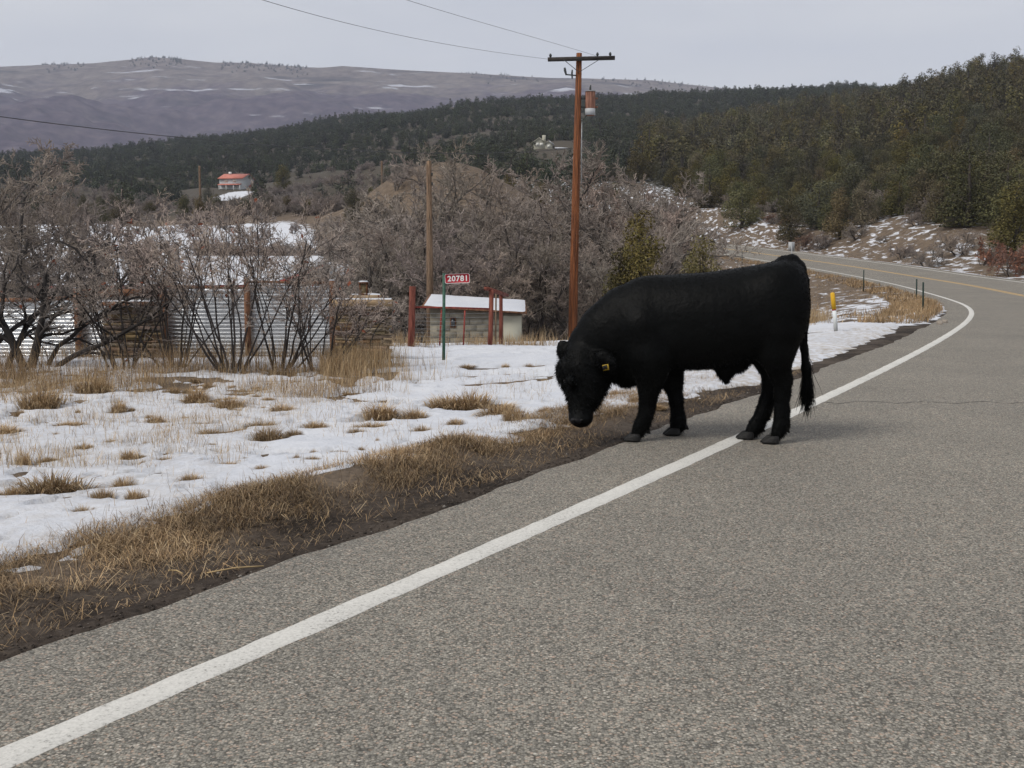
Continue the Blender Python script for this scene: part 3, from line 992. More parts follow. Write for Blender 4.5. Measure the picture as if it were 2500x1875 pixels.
# single tussocks standing in the snow: things
TM = []
for v in range(6):
    r = np.random.RandomState(200 + v)
    n = 640
    a, q = r.uniform(0, 6.28, n), np.sqrt(r.rand(n)) * r.uniform(.7, 1.0, n)
    lob = .75 + .4 * vn(a * 1.3, a * 0 + v, 3)
    P3 = np.stack([np.cos(a) * q * lob, np.sin(a) * q * .75 * lob, np.full(n, -.03)], 1)
    V, Fq, C = blades(P3, r.uniform(.35, 1.0, n), np.full(n, .028) * r.uniform(.6, 1.4, n), np.clip(q * 1.0 + r.uniform(0, .6, n), 0, 1.6), a + r.normal(0, .7, n),
                      tones(n, r, [.30, .26, .14, .20, .06, .04], 1.15), r)
    TM.append((mesh('tussock', V, Fq, M['grass'], False, C), mesh('tussock_dark', V, Fq, M['grass'], False, C * .72)))
SPOT = {0: 'broad dark grass tussock flattened in the snow at the left edge', 9: 'dark flat grass tussock in the middle of the snow', 11: 'darkest wide grass tussock in the snow below the brush',
        19: 'largest tan grass tussock, below the red house number', 21: 'wide tan grass tussock left of the bull\'s muzzle', 36: 'small tan tussock in the snow under the bull\'s throat',
        37: 'small tussock in the snow right in front of the bull\'s near foreleg', 16: 'loose tan grass tussock left of the largest one'}
for i, (x, y, z, r_, t) in enumerate(TUFT):
    o = link('grass_tussock', TM[i % 6][1 if t > .65 else 0])
    o.location = (x, y, gz(x, y))
    hgt = min(max(r_ * 1.0, .07), .26)
    q_ = np.random.RandomState(900 + i)
    o.scale = (r_ * q_.uniform(.7, 1.35), r_ * q_.uniform(.5, 1.2), hgt * (1.1 if t < .65 else .8) * q_.uniform(.6, 1.35))
    o.rotation_euler = (0, 0, i * 1.7)
    dflt = 'dark dry grass tussock standing in the verge snow' if t > .65 else 'pale dry grass tussock standing in the verge snow'
    tag(o, SPOT.get(i, dflt), 'grass', 'grass tussocks in the verge snow')

# clods and grit on the mud strip
r = np.random.RandomState(21)
n = 5200
s_, w_ = r.uniform(-1.2, 13, n), np.where(r.rand(n) < .5, r.normal(-1.0, .17, n), r.normal(-.74, .05, n))
kp = w_ < -.66
s_, w_ = s_[kp], w_[kp]
Pc = road_pt(s_, w_)
Pc[:, 2] = ground_z(Pc[:, 0], Pc[:, 1])
n = len(Pc)
rad = (.0025 + .011 * r.rand(n) ** 4)[:, None, None]
oc = np.array([(1, 0, 0), (0, 1, 0), (-1, 0, 0), (0, -1, 0), (0, 0, .8), (0, 0, -.5)]) * 1.0
V = Pc[:, None] + oc[None] * rad * r.uniform(.6, 1.4, (n, 6, 1))
fo = np.array([(0, 1, 4), (1, 2, 4), (2, 3, 4), (3, 0, 4), (1, 0, 5), (2, 1, 5), (3, 2, 5), (0, 3, 5)])
fo = (fo[None] + (np.arange(n) * 6)[:, None, None]).reshape(-1, 3)
cc = np.array([(.06, .047, .037), (.10, .08, .062), (.035, .027, .021), (.22, .20, .175)])[r.choice(4, n, p=[.4, .3, .25, .05])]
tag(link('mud_clods', mesh('mud_clods', V.reshape(-1, 3), fo, M['grass'], True, np.repeat(cc, 6, 0))), 'clods and grit on the muddy shoulder', 'clods', kind='stuff')

# straw lying on the mud
for px, py, L, a, lb in ((575, 1398, .26, .45, 'long pale straw lying on the mud beside the asphalt'), (430, 1404, .10, -.5, 'short bent straw on the mud at the foot of the grass')):
    p = on_ground(px, py)
    MB().tube([(-L / 2, 0, .012), (0, .004, .018), (L / 2, -.006, .012)], .004, 5).build('straw', M['straw'])
    o = COL.objects[-1]
    o.location = (p[0], p[1], p[2] + .004)
    o.rotation_euler = (0, 0, a)
    tag(o, lb, 'straw')


# ------------------------------------------------------------------ bare branching plants
def branching(r, stems, levels, up=0.25, wig=0.22):
    """stems: (P0 (n,3), D (n,3), L (n,), R (n,)). levels: list of dicts. returns list per level of (P (B,k,3), R (B,k))"""
    out = []
    P0, D, L, Rr = stems
    for li, lv in enumerate(levels):
        k = lv['k']
        B = len(P0)
        pts = np.empty((B, k + 1, 3))
        pts[:, 0] = P0
        d = D.copy()
        for j in range(k):
            d = d + r.normal(0, lv.get('wig', wig), (B, 3)) + A(0, 0, lv.get('up', up)) / k
            d /= np.linalg.norm(d, axis=1, keepdims=True)
            pts[:, j + 1] = pts[:, j] + d * (L / k)[:, None]
        tt = np.linspace(0, 1, k + 1)
        rad = Rr[:, None] * (1 - tt * (1 - lv.get('taper', .4)))
        out.append((pts, rad))
        if li + 1 < len(levels):
            nx = levels[li + 1]
            nc = nx['n']
            par = np.repeat(np.arange(B), nc)
            t = np.tile((np.arange(nc) + .5) / nc, B) * (1 - nx.get('t0', .3)) + nx.get('t0', .3)
            t = np.clip(t + r.uniform(-.08, .08, len(t)), .05, .999)
            f = t * k
            i = np.minimum(f.astype(int), k - 1)
            fr = (f - i)[:, None]
            P0n = pts[par, i] * (1 - fr) + pts[par, i + 1] * fr
            T = pts[par, i + 1] - pts[par, i]
            T /= np.linalg.norm(T, axis=1, keepdims=True)
            q = r.normal(0, 1, (len(par), 3))
            q -= (q * T).sum(1, keepdims=True) * T
            q /= np.linalg.norm(q, axis=1, keepdims=True)
            ang = r.uniform(*nx.get('ang', (.4, 1.0)), len(par))[:, None]
            Dn = T * np.cos(ang) + q * np.sin(ang)
            Ln = L[par] * nx.get('lr', .5) * r.uniform(.55, 1.25, len(par)) * (1.15 - .5 * t)
            Rn = np.maximum(rad[par, i] * nx.get('rr', .55), lv.get('rmin', .002))
            P0, D, L, Rr = P0n, Dn, Ln, Rn
    return out


def branch_mesh(name, lv, sides, cols, r, lo=0):
    V, Q, C, n = [], [], [], 0
    for (P, R), sd_, c in zip(lv[lo:], sides[lo:], cols[lo:]):
        v, q = tubes(P, R, sd_)
        cc = np.repeat(np.array(c)[None] * r.uniform(.7, 1.3, (len(P), 1)), P.shape[1] * sd_, 0)
        V.append(v)
        Q.append(q + n)
        C.append(cc)
        n += len(v)
    return mesh(name, np.concatenate(V), np.concatenate(Q), M['twig'], False, np.concatenate(C))


def leaves_on(lv, n, r, size, col):
    P = lv[-1][0][:, -1]
    k = r.choice(len(P), n)
    c = P[k] + r.normal(0, size * .5, (n, 3))
    a, b = r.normal(0, size * .5, (n, 3)), r.normal(0, size * .5, (n, 3))
    V = np.stack([c - a, c + b, c + a, c - b], 1).reshape(-1, 3)
    return V, np.arange(n * 4).reshape(-1, 4), np.repeat(np.array(col) * r.uniform(.6, 1.3, (n, 1)), 4, 0)


BK = (0.095, 0.082, 0.074)
TW = (0.315, 0.262, 0.222)
TR = (0.52, 0.425, 0.365)


def oak_proto(seed, stems=3, H=4.5, spread=.45, r0=.09, tw=TW, dense=1.0, leaf=0, leafc=None, tsize=1.0, fin=6):
    r = np.random.RandomState(seed)
    a = r.uniform(0, 6.28, stems)
    D = np.stack([np.cos(a) * spread, np.sin(a) * spread, np.ones(stems)], 1)
    D /= np.linalg.norm(D, axis=1, keepdims=True)
    P0 = np.stack([np.cos(a) * .12, np.sin(a) * .12, np.full(stems, -.15)], 1)
    st = (P0, D, H * .62 * r.uniform(.8, 1.15, stems), r0 * r.uniform(.7, 1.1, stems))
    lv = branching(r, st, [dict(k=6, wig=.20, up=.2, taper=.45), dict(k=5, n=7, lr=.60, rr=.55, ang=(.5, 1.15), wig=.24, up=.25, t0=.25),
                           dict(k=4, n=6, lr=.52, rr=.5, ang=(.4, 1.1), wig=.26, up=.2, t0=.15), dict(k=3, n=int(7 * dense), lr=.50, rr=.5, ang=(.4, 1.1), wig=.3, up=.15, t0=.1),
                           dict(k=1, n=fin, lr=.55, rr=.6, ang=(.4, 1.1), wig=.3, up=.15, t0=.15)])
    for i in (3, 4):
        lv[i] = (lv[i][0], np.maximum(lv[i][1], (.0075, .0060)[i - 3] * tsize))
    sides = [7, 5, 4, 3, 3]
    cols = [BK, BK, tuple(np.array(BK) * .5 + np.array(tw) * .5), tw, tw]
    trunk = branch_mesh('oak_trunk', lv[:2], sides[:2], cols[:2], r)
    if leaf:
        me = branch_mesh('oak_crown', lv, sides, cols, r, 2)
        V = np.empty(len(me.vertices) * 3)
        me.vertices.foreach_get('co', V)
        q = np.empty(len(me.loops), int)
        me.loops.foreach_get('vertex_index', q)
        c = np.empty(len(me.vertices) * 4, np.float32)
        me.attributes['Col'].data.foreach_get('color', c)
        v2, f2, c2 = leaves_on(lv, leaf, r, .07, leafc)
        n0 = len(V) // 3
        crown = mesh('oak_crown', np.concatenate([V.reshape(-1, 3), v2]), np.concatenate([q.reshape(-1, 4), f2 + n0]), M['twig'], False,
                     np.concatenate([c.reshape(-1, 4)[:, :3], c2]))
        bpy.data.meshes.remove(me)
    else:
        crown = branch_mesh('oak_crown', lv, sides, cols, r, 2)
    return trunk, crown, max(v.co.z for v in crown.vertices)


def plant(name, pr, x, y, sc, rz, label, cat, group=None, sz=1.0, z=None):
    e = empty(name, (x, y, (gz(x, y) if z is None else z)), rz)
    e.scale = (sc, sc, sc * sz)
    link('trunk', pr[0], e)
    link('crown', pr[1], e)
    return tag(e, label, cat, group)


OAK = [oak_proto(300 + i, 3 + i % 3, 4.4, .42 + .05 * i, .075) for i in range(5)]
OAKR = oak_proto(340, 4, 4.0, .5, .06, (0.375, 0.305, 0.262))
RUST = [oak_proto(350 + i, 6, 2.4, .75, .035, (0.22, 0.135, 0.105), 1.0, 1300, (0.22, 0.115, 0.075), fin=4) for i in range(2)]
SCRUB = [oak_proto(360 + i, 7, 2.2, .8, .035, TW, 1.0, fin=4) for i in range(3)]

# the grove behind the driveway
r = np.random.RandomState(77)
NAMED = {(-40, 25): 'bare oak behind the corrugated fence, cut by the left edge', (75, 27): 'tallest bare oak behind the left end of the corrugated fence',
         (170, 29): 'rightmost of the bare oaks behind the left end of the corrugated fence', (30, 34): 'farthest bare oak behind the left end of the corrugated fence',
         (1230, 47): 'tallest bare oak of the grove, left of the brown utility pole', (1145, 36): 'rounded pinkish bare oak right behind the small shed',
         (985, 40): 'dark bare oak at the left end of the grove', (1640, 50): 'low bare oak at the right end of the grove above the bull\'s back',
         (1530, 44): 'bare oak behind the bull\'s withers', (1330, 37): 'bare oak just left of the foot of the brown pole', (1440, 52): 'bare oak right of the brown utility pole'}
GROVE = [(-40, 25, 400), (75, 27, 395), (170, 29, 430), (30, 34, 410), (905, 46, 430 + 130), (950, 40, 560), (985, 40, 520), (1020, 52, 470), (1080, 44, 500), (1070, 58, 430), (1145, 36, 590), (1130, 50, 420), (1180, 60, 390), (1230, 47, 380), (1290, 42, 470),
         (1330, 37, 560), (1300, 55, 395), (1370, 48, 425), (1390, 60, 405), (1440, 52, 410), (1480, 44, 490), (1530, 44, 500), (1520, 58, 430), (1570, 52, 450), (1590, 62, 460), (1600, 46, 540),
         (1640, 50, 590), (1240, 36, 640), (1060, 36, 640), (1420, 37, 620), (1480, 36, 640), (880, 38, 620), (1190, 41, 500), (1350, 45, 470), (1010, 45, 560), (1560, 40, 560)]
for i, (px, Y, ty) in enumerate(GROVE):
    x = (px - 1250) / F * Y
    H = at(px, ty, Y)[2] - gz(x, Y)
    pr = OAKR if (px in (1145, 1240, 1570, 1590)) else OAK[i % 5]
    sc = H / pr[2] * (1.0 if 1270 < px < 1400 else 1.14)
    plant('bare_oak', pr, x, Y, sc, r.uniform(0, 6.28), NAMED.get((px, Y), 'grey bare oak in the grove behind the driveway' if px > 300 else 'bare oak behind the corrugated fence at the left edge'), 'tree', 'bare oaks of the grove behind the driveway' if px > 300 else 'bare oaks behind the corrugated fence')

# snow-edged brush in the valley and round the far houses
for i in range(120):
    Y = r.uniform(75, 330) if i < 95 else r.uniform(160, 200)
    px = r.uniform(-60, 1000)
    x = (px - 1250) / F * Y
    if i < 16:
        Y, px = r.uniform(62, 92), r.uniform(800, 925)
        x = (px - 1250) / F * Y
    elif 80 < Y < 158 and px < 800 and r.rand() < .93:
        continue
    if (abs(x + 110) < 16 and 335 < Y < 410) or (505 < px < 625 and Y > 200):
        continue
    sc = r.uniform(.6, 1.15)
    plant('bare_oak_bush', (OAK + SCRUB)[i % 8], x, Y, sc * (1.5 if i % 8 > 4 else 1), r.uniform(0, 6.28), 'grey bare oak bush in the valley below the far houses', 'bush', 'bare bushes in the valley')

# right bank across the road
def bank_y(px, off):
    Y = np.linspace(40, 200, 1200)
    _, w = road_sw((px - 1250) / F * Y, Y)
    i = np.where((w < W1 + off) & (w > 0))[0]
    return float(Y[i[-1]]) if len(i) else 90.0


for i, (px, off, sc, kind, lb) in enumerate([
        (2258, 1.6, 1.25, 0, 'large bare bush across the road with snow at its foot'), (2462, 2.6, 1.55, 'r0', 'rust coloured leafy bush at the right edge of the picture'),
        (1962, 2.6, 1.15, 'r1', 'small rust red bush across the road behind the sign'), (2003, 3.4, 1.3, 1, 'grey bare bush beside the small rust red bush'),
        (2190, 3, 1.0, 2, 'low bare bush left of the large bare bush across the road'), (2330, 5, 1.5, 0, 'bare bush right behind the large bare bush across the road'),
        (2395, 4, 1.2, 1, 'low bare bush between the large bare bush and the rust bush'), (2085, 6, 1.2, 2, 'bare bush below the round juniper across the road'),
        (1780, 12, 1.4, 0, 'low bare bush on the brown bank far up the road'), (1855, 11, 1.3, 1, 'second low bare bush on the brown bank up the road'),
        (1905, 9, 1.2, 2, 'third low bare bush on the brown bank up the road'), (2290, 12, 2.0, 1, 'tall bare bush among the junipers across the road'),
        (2150, 15, 2.2, 0, 'tall grey bare bush left of the round juniper')]):
    Y = bank_y(px, off)
    x = (px - 1250) / F * Y
    pr = RUST[int(kind[1])] if isinstance(kind, str) else SCRUB[kind]
    plant('rust_bush' if isinstance(kind, str) else 'bare_bush', pr, x, Y, sc, i * 1.3, lb, 'bush', 'bushes on the bank across the road')
for i in range(95):
    s_, w_ = r.uniform(55, 150), r.uniform(12, 32)
    p = road_pt(np.array([s_]), np.array([w_]))[0]
    plant('bare_bush', SCRUB[i % 3] if i % 14 else RUST[i % 2], p[0], p[1], r.uniform(.45, 1.15), i * 2.1, 'low brown scrub bush on the bank across the road', 'bush', 'low scrub on the bank across the road')

# fanning brush in front of the corrugated fence
def shrub_proto(seed, n, H, lean0, lean1, r0, dirx=None, k4=4, tw=TR):
    r = np.random.RandomState(seed)
    a = np.linspace(0, 6.28, n, endpoint=False) + r.uniform(-.3, .3, n)
    le = r.uniform(lean0, lean1, n)
    D = np.stack([np.cos(a) * le, np.sin(a) * le * .7, np.ones(n)], 1)
    if dirx is not None:
        D[:, 0] += dirx
    D /= np.linalg.norm(D, axis=1, keepdims=True)
    P0 = np.stack([np.cos(a) * .14 * r.uniform(.3, 1.4, n), np.sin(a) * .10, np.full(n, -.05)], 1)
    st = (P0, D, H * .90 * r.uniform(.65, 1.1, n), r0 * r.uniform(.6, 1.1, n))
    lv = branching(r, st, [dict(k=8, wig=.085, up=.25, taper=.35), dict(k=5, n=5, lr=.45, rr=.55, ang=(.3, .8), wig=.18, up=.35, t0=.52),
                           dict(k=4, n=5, lr=.50, rr=.55, ang=(.35, .95), wig=.20, up=.25, t0=.2), dict(k=2, n=k4, lr=.55, rr=.6, ang=(.4, 1.0), wig=.25, up=.1, t0=.1),
                           dict(k=1, n=3, lr=.6, rr=.7, ang=(.4, 1.0), wig=.25, up=.1, t0=.2)])
    for i, m_ in ((2, .0036), (3, .0030), (4, .0024)):
        lv[i] = (lv[i][0], np.maximum(lv[i][1], m_))
    cols = [(.05, .042, .039), (.06, .05, .046), (0.11, 0.088, 0.08), tuple(np.array(tw) * .85), tw]
    tr_ = branch_mesh('stems', lv[:2], [7, 5], cols[:2], r)
    cr_ = branch_mesh('twigs', lv, [7, 5, 4, 3, 3], cols, r, 2)
    return tr_, cr_, lv


DRY = mat('dry_oak_leaf', (0.24, 0.075, 0.04), 0.8, 0.3, 8)
for i, (px, py, H, n, l0, l1, dx, lb) in enumerate([
        (560, 912, 2.3, 14, .15, .8, -.1, 'largest fanning bare shrub in front of the middle fence posts'), (300, 905, 1.9, 10, .1, .65, -.15, 'bare shrub in front of the grey woodpile'),
        (690, 905, 2.1, 13, .2, .85, .35, 'bare shrub leaning right in front of the rightmost corrugated panel'), (430, 900, 2.15, 11, .1, .65, .0, 'upright bare shrub between the woodpile and the largest shrub'),
        (880, 880, 1.1, 10, .2, .7, .1, 'low twiggy shrub in front of the lumber pile'), (780, 910, 1.3, 10, .2, .7, .2, 'low twiggy shrub at the foot of the rightmost corrugated panel')]):
    p = on_ground(px, py)
    t_, c_, lv = shrub_proto(500 + i, n, H, l0, l1, .0175, dx)
    e = empty('bare_shrub', p)
    link('stems', t_, e)
    link('twigs', c_, e)
    q = np.random.RandomState(i)
    v, f_, c__ = leaves_on(lv, 26, q, .035, (1, 1, 1))
    link('dry_leaf', mesh('dry_leaf', v, f_, DRY), e)['kind'] = 'stuff'
    tag(e, lb, 'shrub', 'bare shrubs in front of the corrugated fence')

# dark old oak at the left edge
def left_oak():
    p = on_ground(70, 905)
    e = empty('old_oak', p)
    r = np.random.RandomState(9)
    base = [((0.0, 0, -.1), (.25, 0, 1), 1.7, .085), ((-.05, .1, -.1), (-.45, .1, 1), 2.2, .075), ((.25, .1, -.1), (.95, .1, .75), 2.3, .05), ((-.3, 0, -.1), (.15, .2, 1), 2.3, .06),
            ((-.6, .2, -.1), (-.3, 0, 1), 2.4, .06), ((-.9, .1, -.1), (.5, 0, 1), 2.3, .05), ((.1, .3, -.1), (.3, .2, 1), 2.2, .045)]
    P0 = np.array([b[0] for b in base], float)
    D = np.array([b[1] for b in base], float)
    D /= np.linalg.norm(D, axis=1, keepdims=True)
    st = (P0, D, np.array([b[2] for b in base]) * .95, np.array([b[3] for b in base]) * .85)
    lv = branching(r, st, [dict(k=9, wig=.16, up=.15, taper=.4), dict(k=6, n=8, lr=.52, rr=.55, ang=(.4, 1.2), wig=.26, up=.2, t0=.25),
                           dict(k=5, n=6, lr=.52, rr=.5, ang=(.4, 1.2), wig=.28, up=.15, t0=.1), dict(k=2, n=5, lr=.52, rr=.5, ang=(.4, 1.2), wig=.3, up=.05, t0=.1),
                           dict(k=1, n=4, lr=.5, rr=.6, ang=(.4, 1.2), wig=.3, up=.05, t0=.15)])
    for i, m_ in ((2, .0045), (3, .0028), (4, .0022)):
        lv[i] = (lv[i][0], np.maximum(lv[i][1], m_))
    D2 = (.028, .024, .022)
    link('trunk', branch_mesh('trunk', lv[:2], [8, 6], [D2, D2], r), e)
    link('crown', branch_mesh('crown', lv, [8, 6, 4, 3, 3], [D2, D2, (.08, .068, .062), (.22, .185, .168), (.32, .265, .238)], r, 2), e)
    q = np.random.RandomState(3)
    v, f_, _ = leaves_on(lv, 60, q, .04, (1, 1, 1))
    link('dry_leaf', mesh('dry_leaf', v, f_, DRY), e)['kind'] = 'stuff'
    tag(e, 'dark gnarled bare oak with many leaning trunks at the left edge', 'tree')


left_oak()


# ------------------------------------------------------------------ junipers and pinyons
def conifer(seed, H=4.5, W=1.7, n=2600, lobes=16, size=.125, top=.5, col=(0.076, 0.074, 0.030), col2=(0.128, 0.102, 0.040)):
    r = np.random.RandomState(seed)
    a = r.uniform(0, 6.28, lobes)
    h = np.where(np.arange(lobes) % 3 == 0, r.uniform(.02, .3, lobes), r.uniform(.1, 1.0, lobes))
    rad = W * np.sqrt(np.clip(1 - np.abs((h - .38) / .68) ** 2.2, .04, 1)) * r.uniform(.35, .82, lobes) * (1 - top * h * .5)
    c = np.stack([np.cos(a) * rad, np.sin(a) * rad, h * H * .86 + .2], 1)
    lr = W * r.uniform(.30, .52, lobes) * (1.1 - .45 * h)
    k = r.choice(lobes, n, p=lr ** 2 / (lr ** 2).sum())
    d = r.normal(0, 1, (n, 3))
    d /= np.linalg.norm(d, axis=1, keepdims=True)
    q = r.uniform(.35, 1.0, n) ** .4
    P = c[k] + d * (lr[k] * q)[:, None] * A(1, 1, 1.15)
    P += r.normal(0, .05, P.shape)
    P[:, 2] = np.maximum(P[:, 2], .12)
    nrm = d * .8 + A(0, 0, .5) + r.normal(0, .55, (n, 3))
    nrm /= np.linalg.norm(nrm, axis=1, keepdims=True)
    t = np.cross(nrm, r.normal(0, 1, (n, 3)))
    t /= np.linalg.norm(t, axis=1, keepdims=True)
    b = np.cross(nrm, t)
    s = (size * r.uniform(.5, 1.3, n))[:, None]
    V = np.stack([P - t * s * .5, P + b * s * .32, P + t * s * .5 + nrm * s * .25, P - b * s * .32], 1).reshape(-1, 3)
    mixk = r.rand(n, 1) * .6 + r.rand(lobes, 1)[k] * .4
    C = (np.array(col) * (1 - mixk) + np.array(col2) * mixk) * r.uniform(.65, 1.35, (n, 1)) * r.uniform(.8, 1.2, (lobes, 1))[k]
    crown = mesh('juniper_crown', V, np.arange(n * 4).reshape(-1, 4), M['needle'], False, np.repeat(C, 4, 0))
    mb = MB()
    mb.tube([(0, 0, -.3), (.06, .02, H * .25), (-.04, .05, H * .55), (0, 0, H * .8)], [W * .10, W * .075, W * .05, .02], 7)
    for j in range(5):
        e_ = c[j] * A(.8, .8, 1)
        mb.tube([(0, 0, H * .12 + .05 * j), tuple(e_ * .5 + A(0, 0, .1)), tuple(e_)], [W * .045, W * .03, .012], 5)
    return mb.data('juniper_trunk', M['bark']), crown


JUN = [conifer(400, 4.6, 1.75, 7600, 26), conifer(401, 5.4, 1.6, 7600, 26, top=.9), conifer(402, 3.8, 1.9, 7200, 24),
       conifer(403, 5.0, 1.9, 8200, 30, col=(.066, .072, .032), col2=(.108, .098, .044)), conifer(404, 4.2, 1.4, 7000, 22, .11, top=1.0, col=(.10, .088, .032), col2=(.15, .112, .042))]
JFAR = [conifer(420 + i, 4.2 + .6 * i, 2.3 - .12 * i, 1500, 14, .27, .5, (.078, .074, .031), (.128, .104, .042)) for i in range(3)]
JCOLD = [conifer(430 + i, 4.2 + .6 * i, 2.2 - .12 * i, 800, 11, .36, .5, (.044, .055, .033), (.078, .082, .046)) for i in range(3)]


def joined(pr, name):
    t, c = pr
    vt, vc = len(t.vertices), len(c.vertices)
    V = np.empty((vt + vc) * 3)
    a = np.empty(vt * 3)
    b = np.empty(vc * 3)
    t.vertices.foreach_get('co', a)
    c.vertices.foreach_get('co', b)
    V = np.concatenate([a, b]).reshape(-1, 3)
    fs = {}
    for p in t.polygons:
        fs.setdefault(len(p.vertices), []).append(list(p.vertices))
    q = np.empty(len(c.loops), int)
    c.loops.foreach_get('vertex_index', q)
    fs.setdefault(4, [])
    f4 = np.concatenate([np.array(fs[4], int).reshape(-1, 4), q.reshape(-1, 4) + vt])
    cl = np.empty(vc * 4, np.float32)
    c.attributes['Col'].data.foreach_get('color', cl)
    C = np.concatenate([np.full((vt, 3), (.05, .041, .034)), cl.reshape(-1, 4)[:, :3]])
    return mesh(name, V, f4, M['needle'], False, C)


JONE = [joined(p, 'juniper_tree') for p in JUN]

SINGLES = [(1560, 690, 33.0, 4.4, 4, 'olive juniper behind the bull\'s withers'), (1512, 690, 33.2, 3.2, 4, 'smaller olive juniper left of the one behind the bull\'s withers'),
           (1712, 670, 36, 3.9, 4, 'narrow olive juniper behind the bull\'s back beside the far road'),
           (2132, 590, bank_y(2132, 12), 2.9, 0, 'small round green juniper alone on the bank across the road'), (2235, 555, bank_y(2235, 19), 7.6, 3, 'big dark pinyon with rounded lobes above the bank'),
           (2330, 560, bank_y(2330, 18), 6.0, 0, 'broad juniper right of the big dark pinyon'), (2440, 580, bank_y(2440, 15), 7.0, 3, 'large dark pinyon at the right edge above the rust bush'),
           (1805, 530, 150, 6.2, 2, 'spreading green juniper at the top of the brown bank'), (1640, 490, 165, 6.0, 1, 'tall juniper above the grove right of the pole'),
           (870, 482, 135, 4.6, 0, 'round dark juniper on the left flank of the brown hillock'), (960, 500, 120, 2.6, 2, 'low round juniper in front of the brown hillock'),
           (310, 520, 160, 3.6, 2, 'dark juniper in the valley left of the snowy field'), (1920, 540, 130, 5.5, 0, 'juniper on the bank right of the spreading one'),
           (2040, 545, 120, 6.2, 4, 'yellowish juniper left of the big dark pinyon'), (520, 486, 330, 5.5, 3, 'small dark juniper in front of the red roofed house'),
           (700, 470, 330, 9.0, 0, 'large dark juniper right of the red roofed house'), (910, 555, 60, 2.6, 4, 'yellowish juniper at the left end of the oak grove')]
r = np.random.RandomState(99)
HJ = [4.6, 5.4, 3.8, 5.0, 4.2]
taken = []
for i, (px, py, Y, H, kd, lb) in enumerate(SINGLES):
    x = (px - 1250) / F * Y
    plant('juniper_tree', JUN[kd], x, Y, H / HJ[kd] * (.85 if i < 3 else 1), i * 1.9, lb, 'tree', sz=1.18 if i < 3 else 1)
    taken.append((x, Y))
# everything else on the slopes: candidates by jittered rows, the 280 that show largest are trees of their own
cand = []
cell = 3.6
for Y0, Y1, cl in ((72, 300, 5.0), (300, 560, 6.3), (560, 1000, 6.0)):
    X1 = Y1 * .75
    nx_, ny_ = int(2 * X1 / cl), int((Y1 - Y0) / cl)
    X, Y = np.meshgrid(-X1 + cl * np.arange(nx_), Y0 + cl * np.arange(ny_))
    X = (X + r.uniform(-.5, .5, X.shape) * cl).ravel()
    Y = (Y + r.uniform(-.5, .5, Y.shape) * cl).ravel()
    u = X / Y
    k = np.abs(u) < .62
    X, Y, u = X[k], Y[k], u[k]
    px = 1250 + F * u
    S_, W_ = np.full(len(X), 0.0), np.full(len(X), 999.0)
    m = (Y < 300)
    S_[m], W_[m] = road_sw(X[m], Y[m])
    clump = fbm(X * .035, Y * .035, 120)
    right = (W_ > 17 + 14 * (fbm(X * .05, Y * .05, 123) - .5)) & (px > 1560) & (Y < 300)
    right &= W_ < 500
    pr_ = np.where(right, .93, 0.0)
    pr_ = np.where((Y >= 300) & (px > 1500), .90, pr_)
    pr_ = np.where((Y >= 165) & (Y < 300) & (px <= 1600) & (px > 1000), ss(clump, .40, .52) * .75, pr_)
    pr_ = np.where((Y >= 165) & (Y < 420) & (px <= 1000), ss(clump, .49, .58) * .36, pr_)
    pr_ = np.where((Y >= 300) & (px <= 1500) & (px > 1000), .9 * ss(clump, .26, .40), pr_)
    pr_ = np.where((Y >= 420) & (px <= 1000), .92 * ss(clump, .22, .36), pr_)
    pr_ = np.where((np.abs(X + 110) < 13) & (np.abs(Y - 378) < 34), 0, pr_)
    bx, by = at(1330, 352, YB)[:2]
    pr_ = np.where((np.abs(X - bx) < 14) & (Y > by - 30) & (Y < by + 8), 0, pr_)
    pr_ = np.where(((X - hx) / 22) ** 2 + ((Y - hy) / 26) ** 2 < 1, 0, pr_)
    pr_ = np.where((px > 508) & (px < 618) & (Y > 225) & (Y < 380), 0, pr_)
    pr_ = np.where((px > 1295) & (px < 1385) & (Y > YB - 75) & (Y < YB + 8), 0, pr_)
    k = r.rand(len(X)) < pr_
    for x_, y_ in taken:
        k &= (X - x_) ** 2 + (Y - y_) ** 2 > 3.0
    cand.append(np.stack([X[k], Y[k]], 1))
cand = np.concatenate(cand)
cand = np.concatenate([cand, np.zeros((len(cand), 1))], 1)
cand[:, 2] = ground_z(cand[:, 0], cand[:, 1])
order = np.argsort(cand[:, 1])
cand = cand[order]
inv = np.abs(cand[:, 0] / cand[:, 1]) < .515
near = np.where(inv)[0][:283]
for j, i in enumerate(near):
    x, y, z = cand[i]
    sc = r.uniform(.7, 1.35) * (1.38 if x / y > .12 else .95)
    kd = r.randint(5)
    px = 1250 + F * x / y
    if y > 150:
        o = link('juniper_tree', JONE[kd])
        o.location = (x, y, z)
        o.rotation_euler = (0, 0, r.uniform(0, 6.28))
        o.scale = (sc, sc, sc * r.uniform(.68, .98))
    else:
        o = plant('juniper_tree', JUN[kd], x, y, sc, r.uniform(0, 6.28), None, None, z=z, sz=r.uniform(.68, .98))
    if px > 1560:
        tag(o, 'olive green juniper in the woodland on the hillside across the road', 'tree', 'junipers on the hillside across the road')
    else:
        tag(o, 'dark juniper scattered among the brush in the left valley', 'tree', 'junipers scattered in the valley')
rest = np.delete(cand, near, 0)


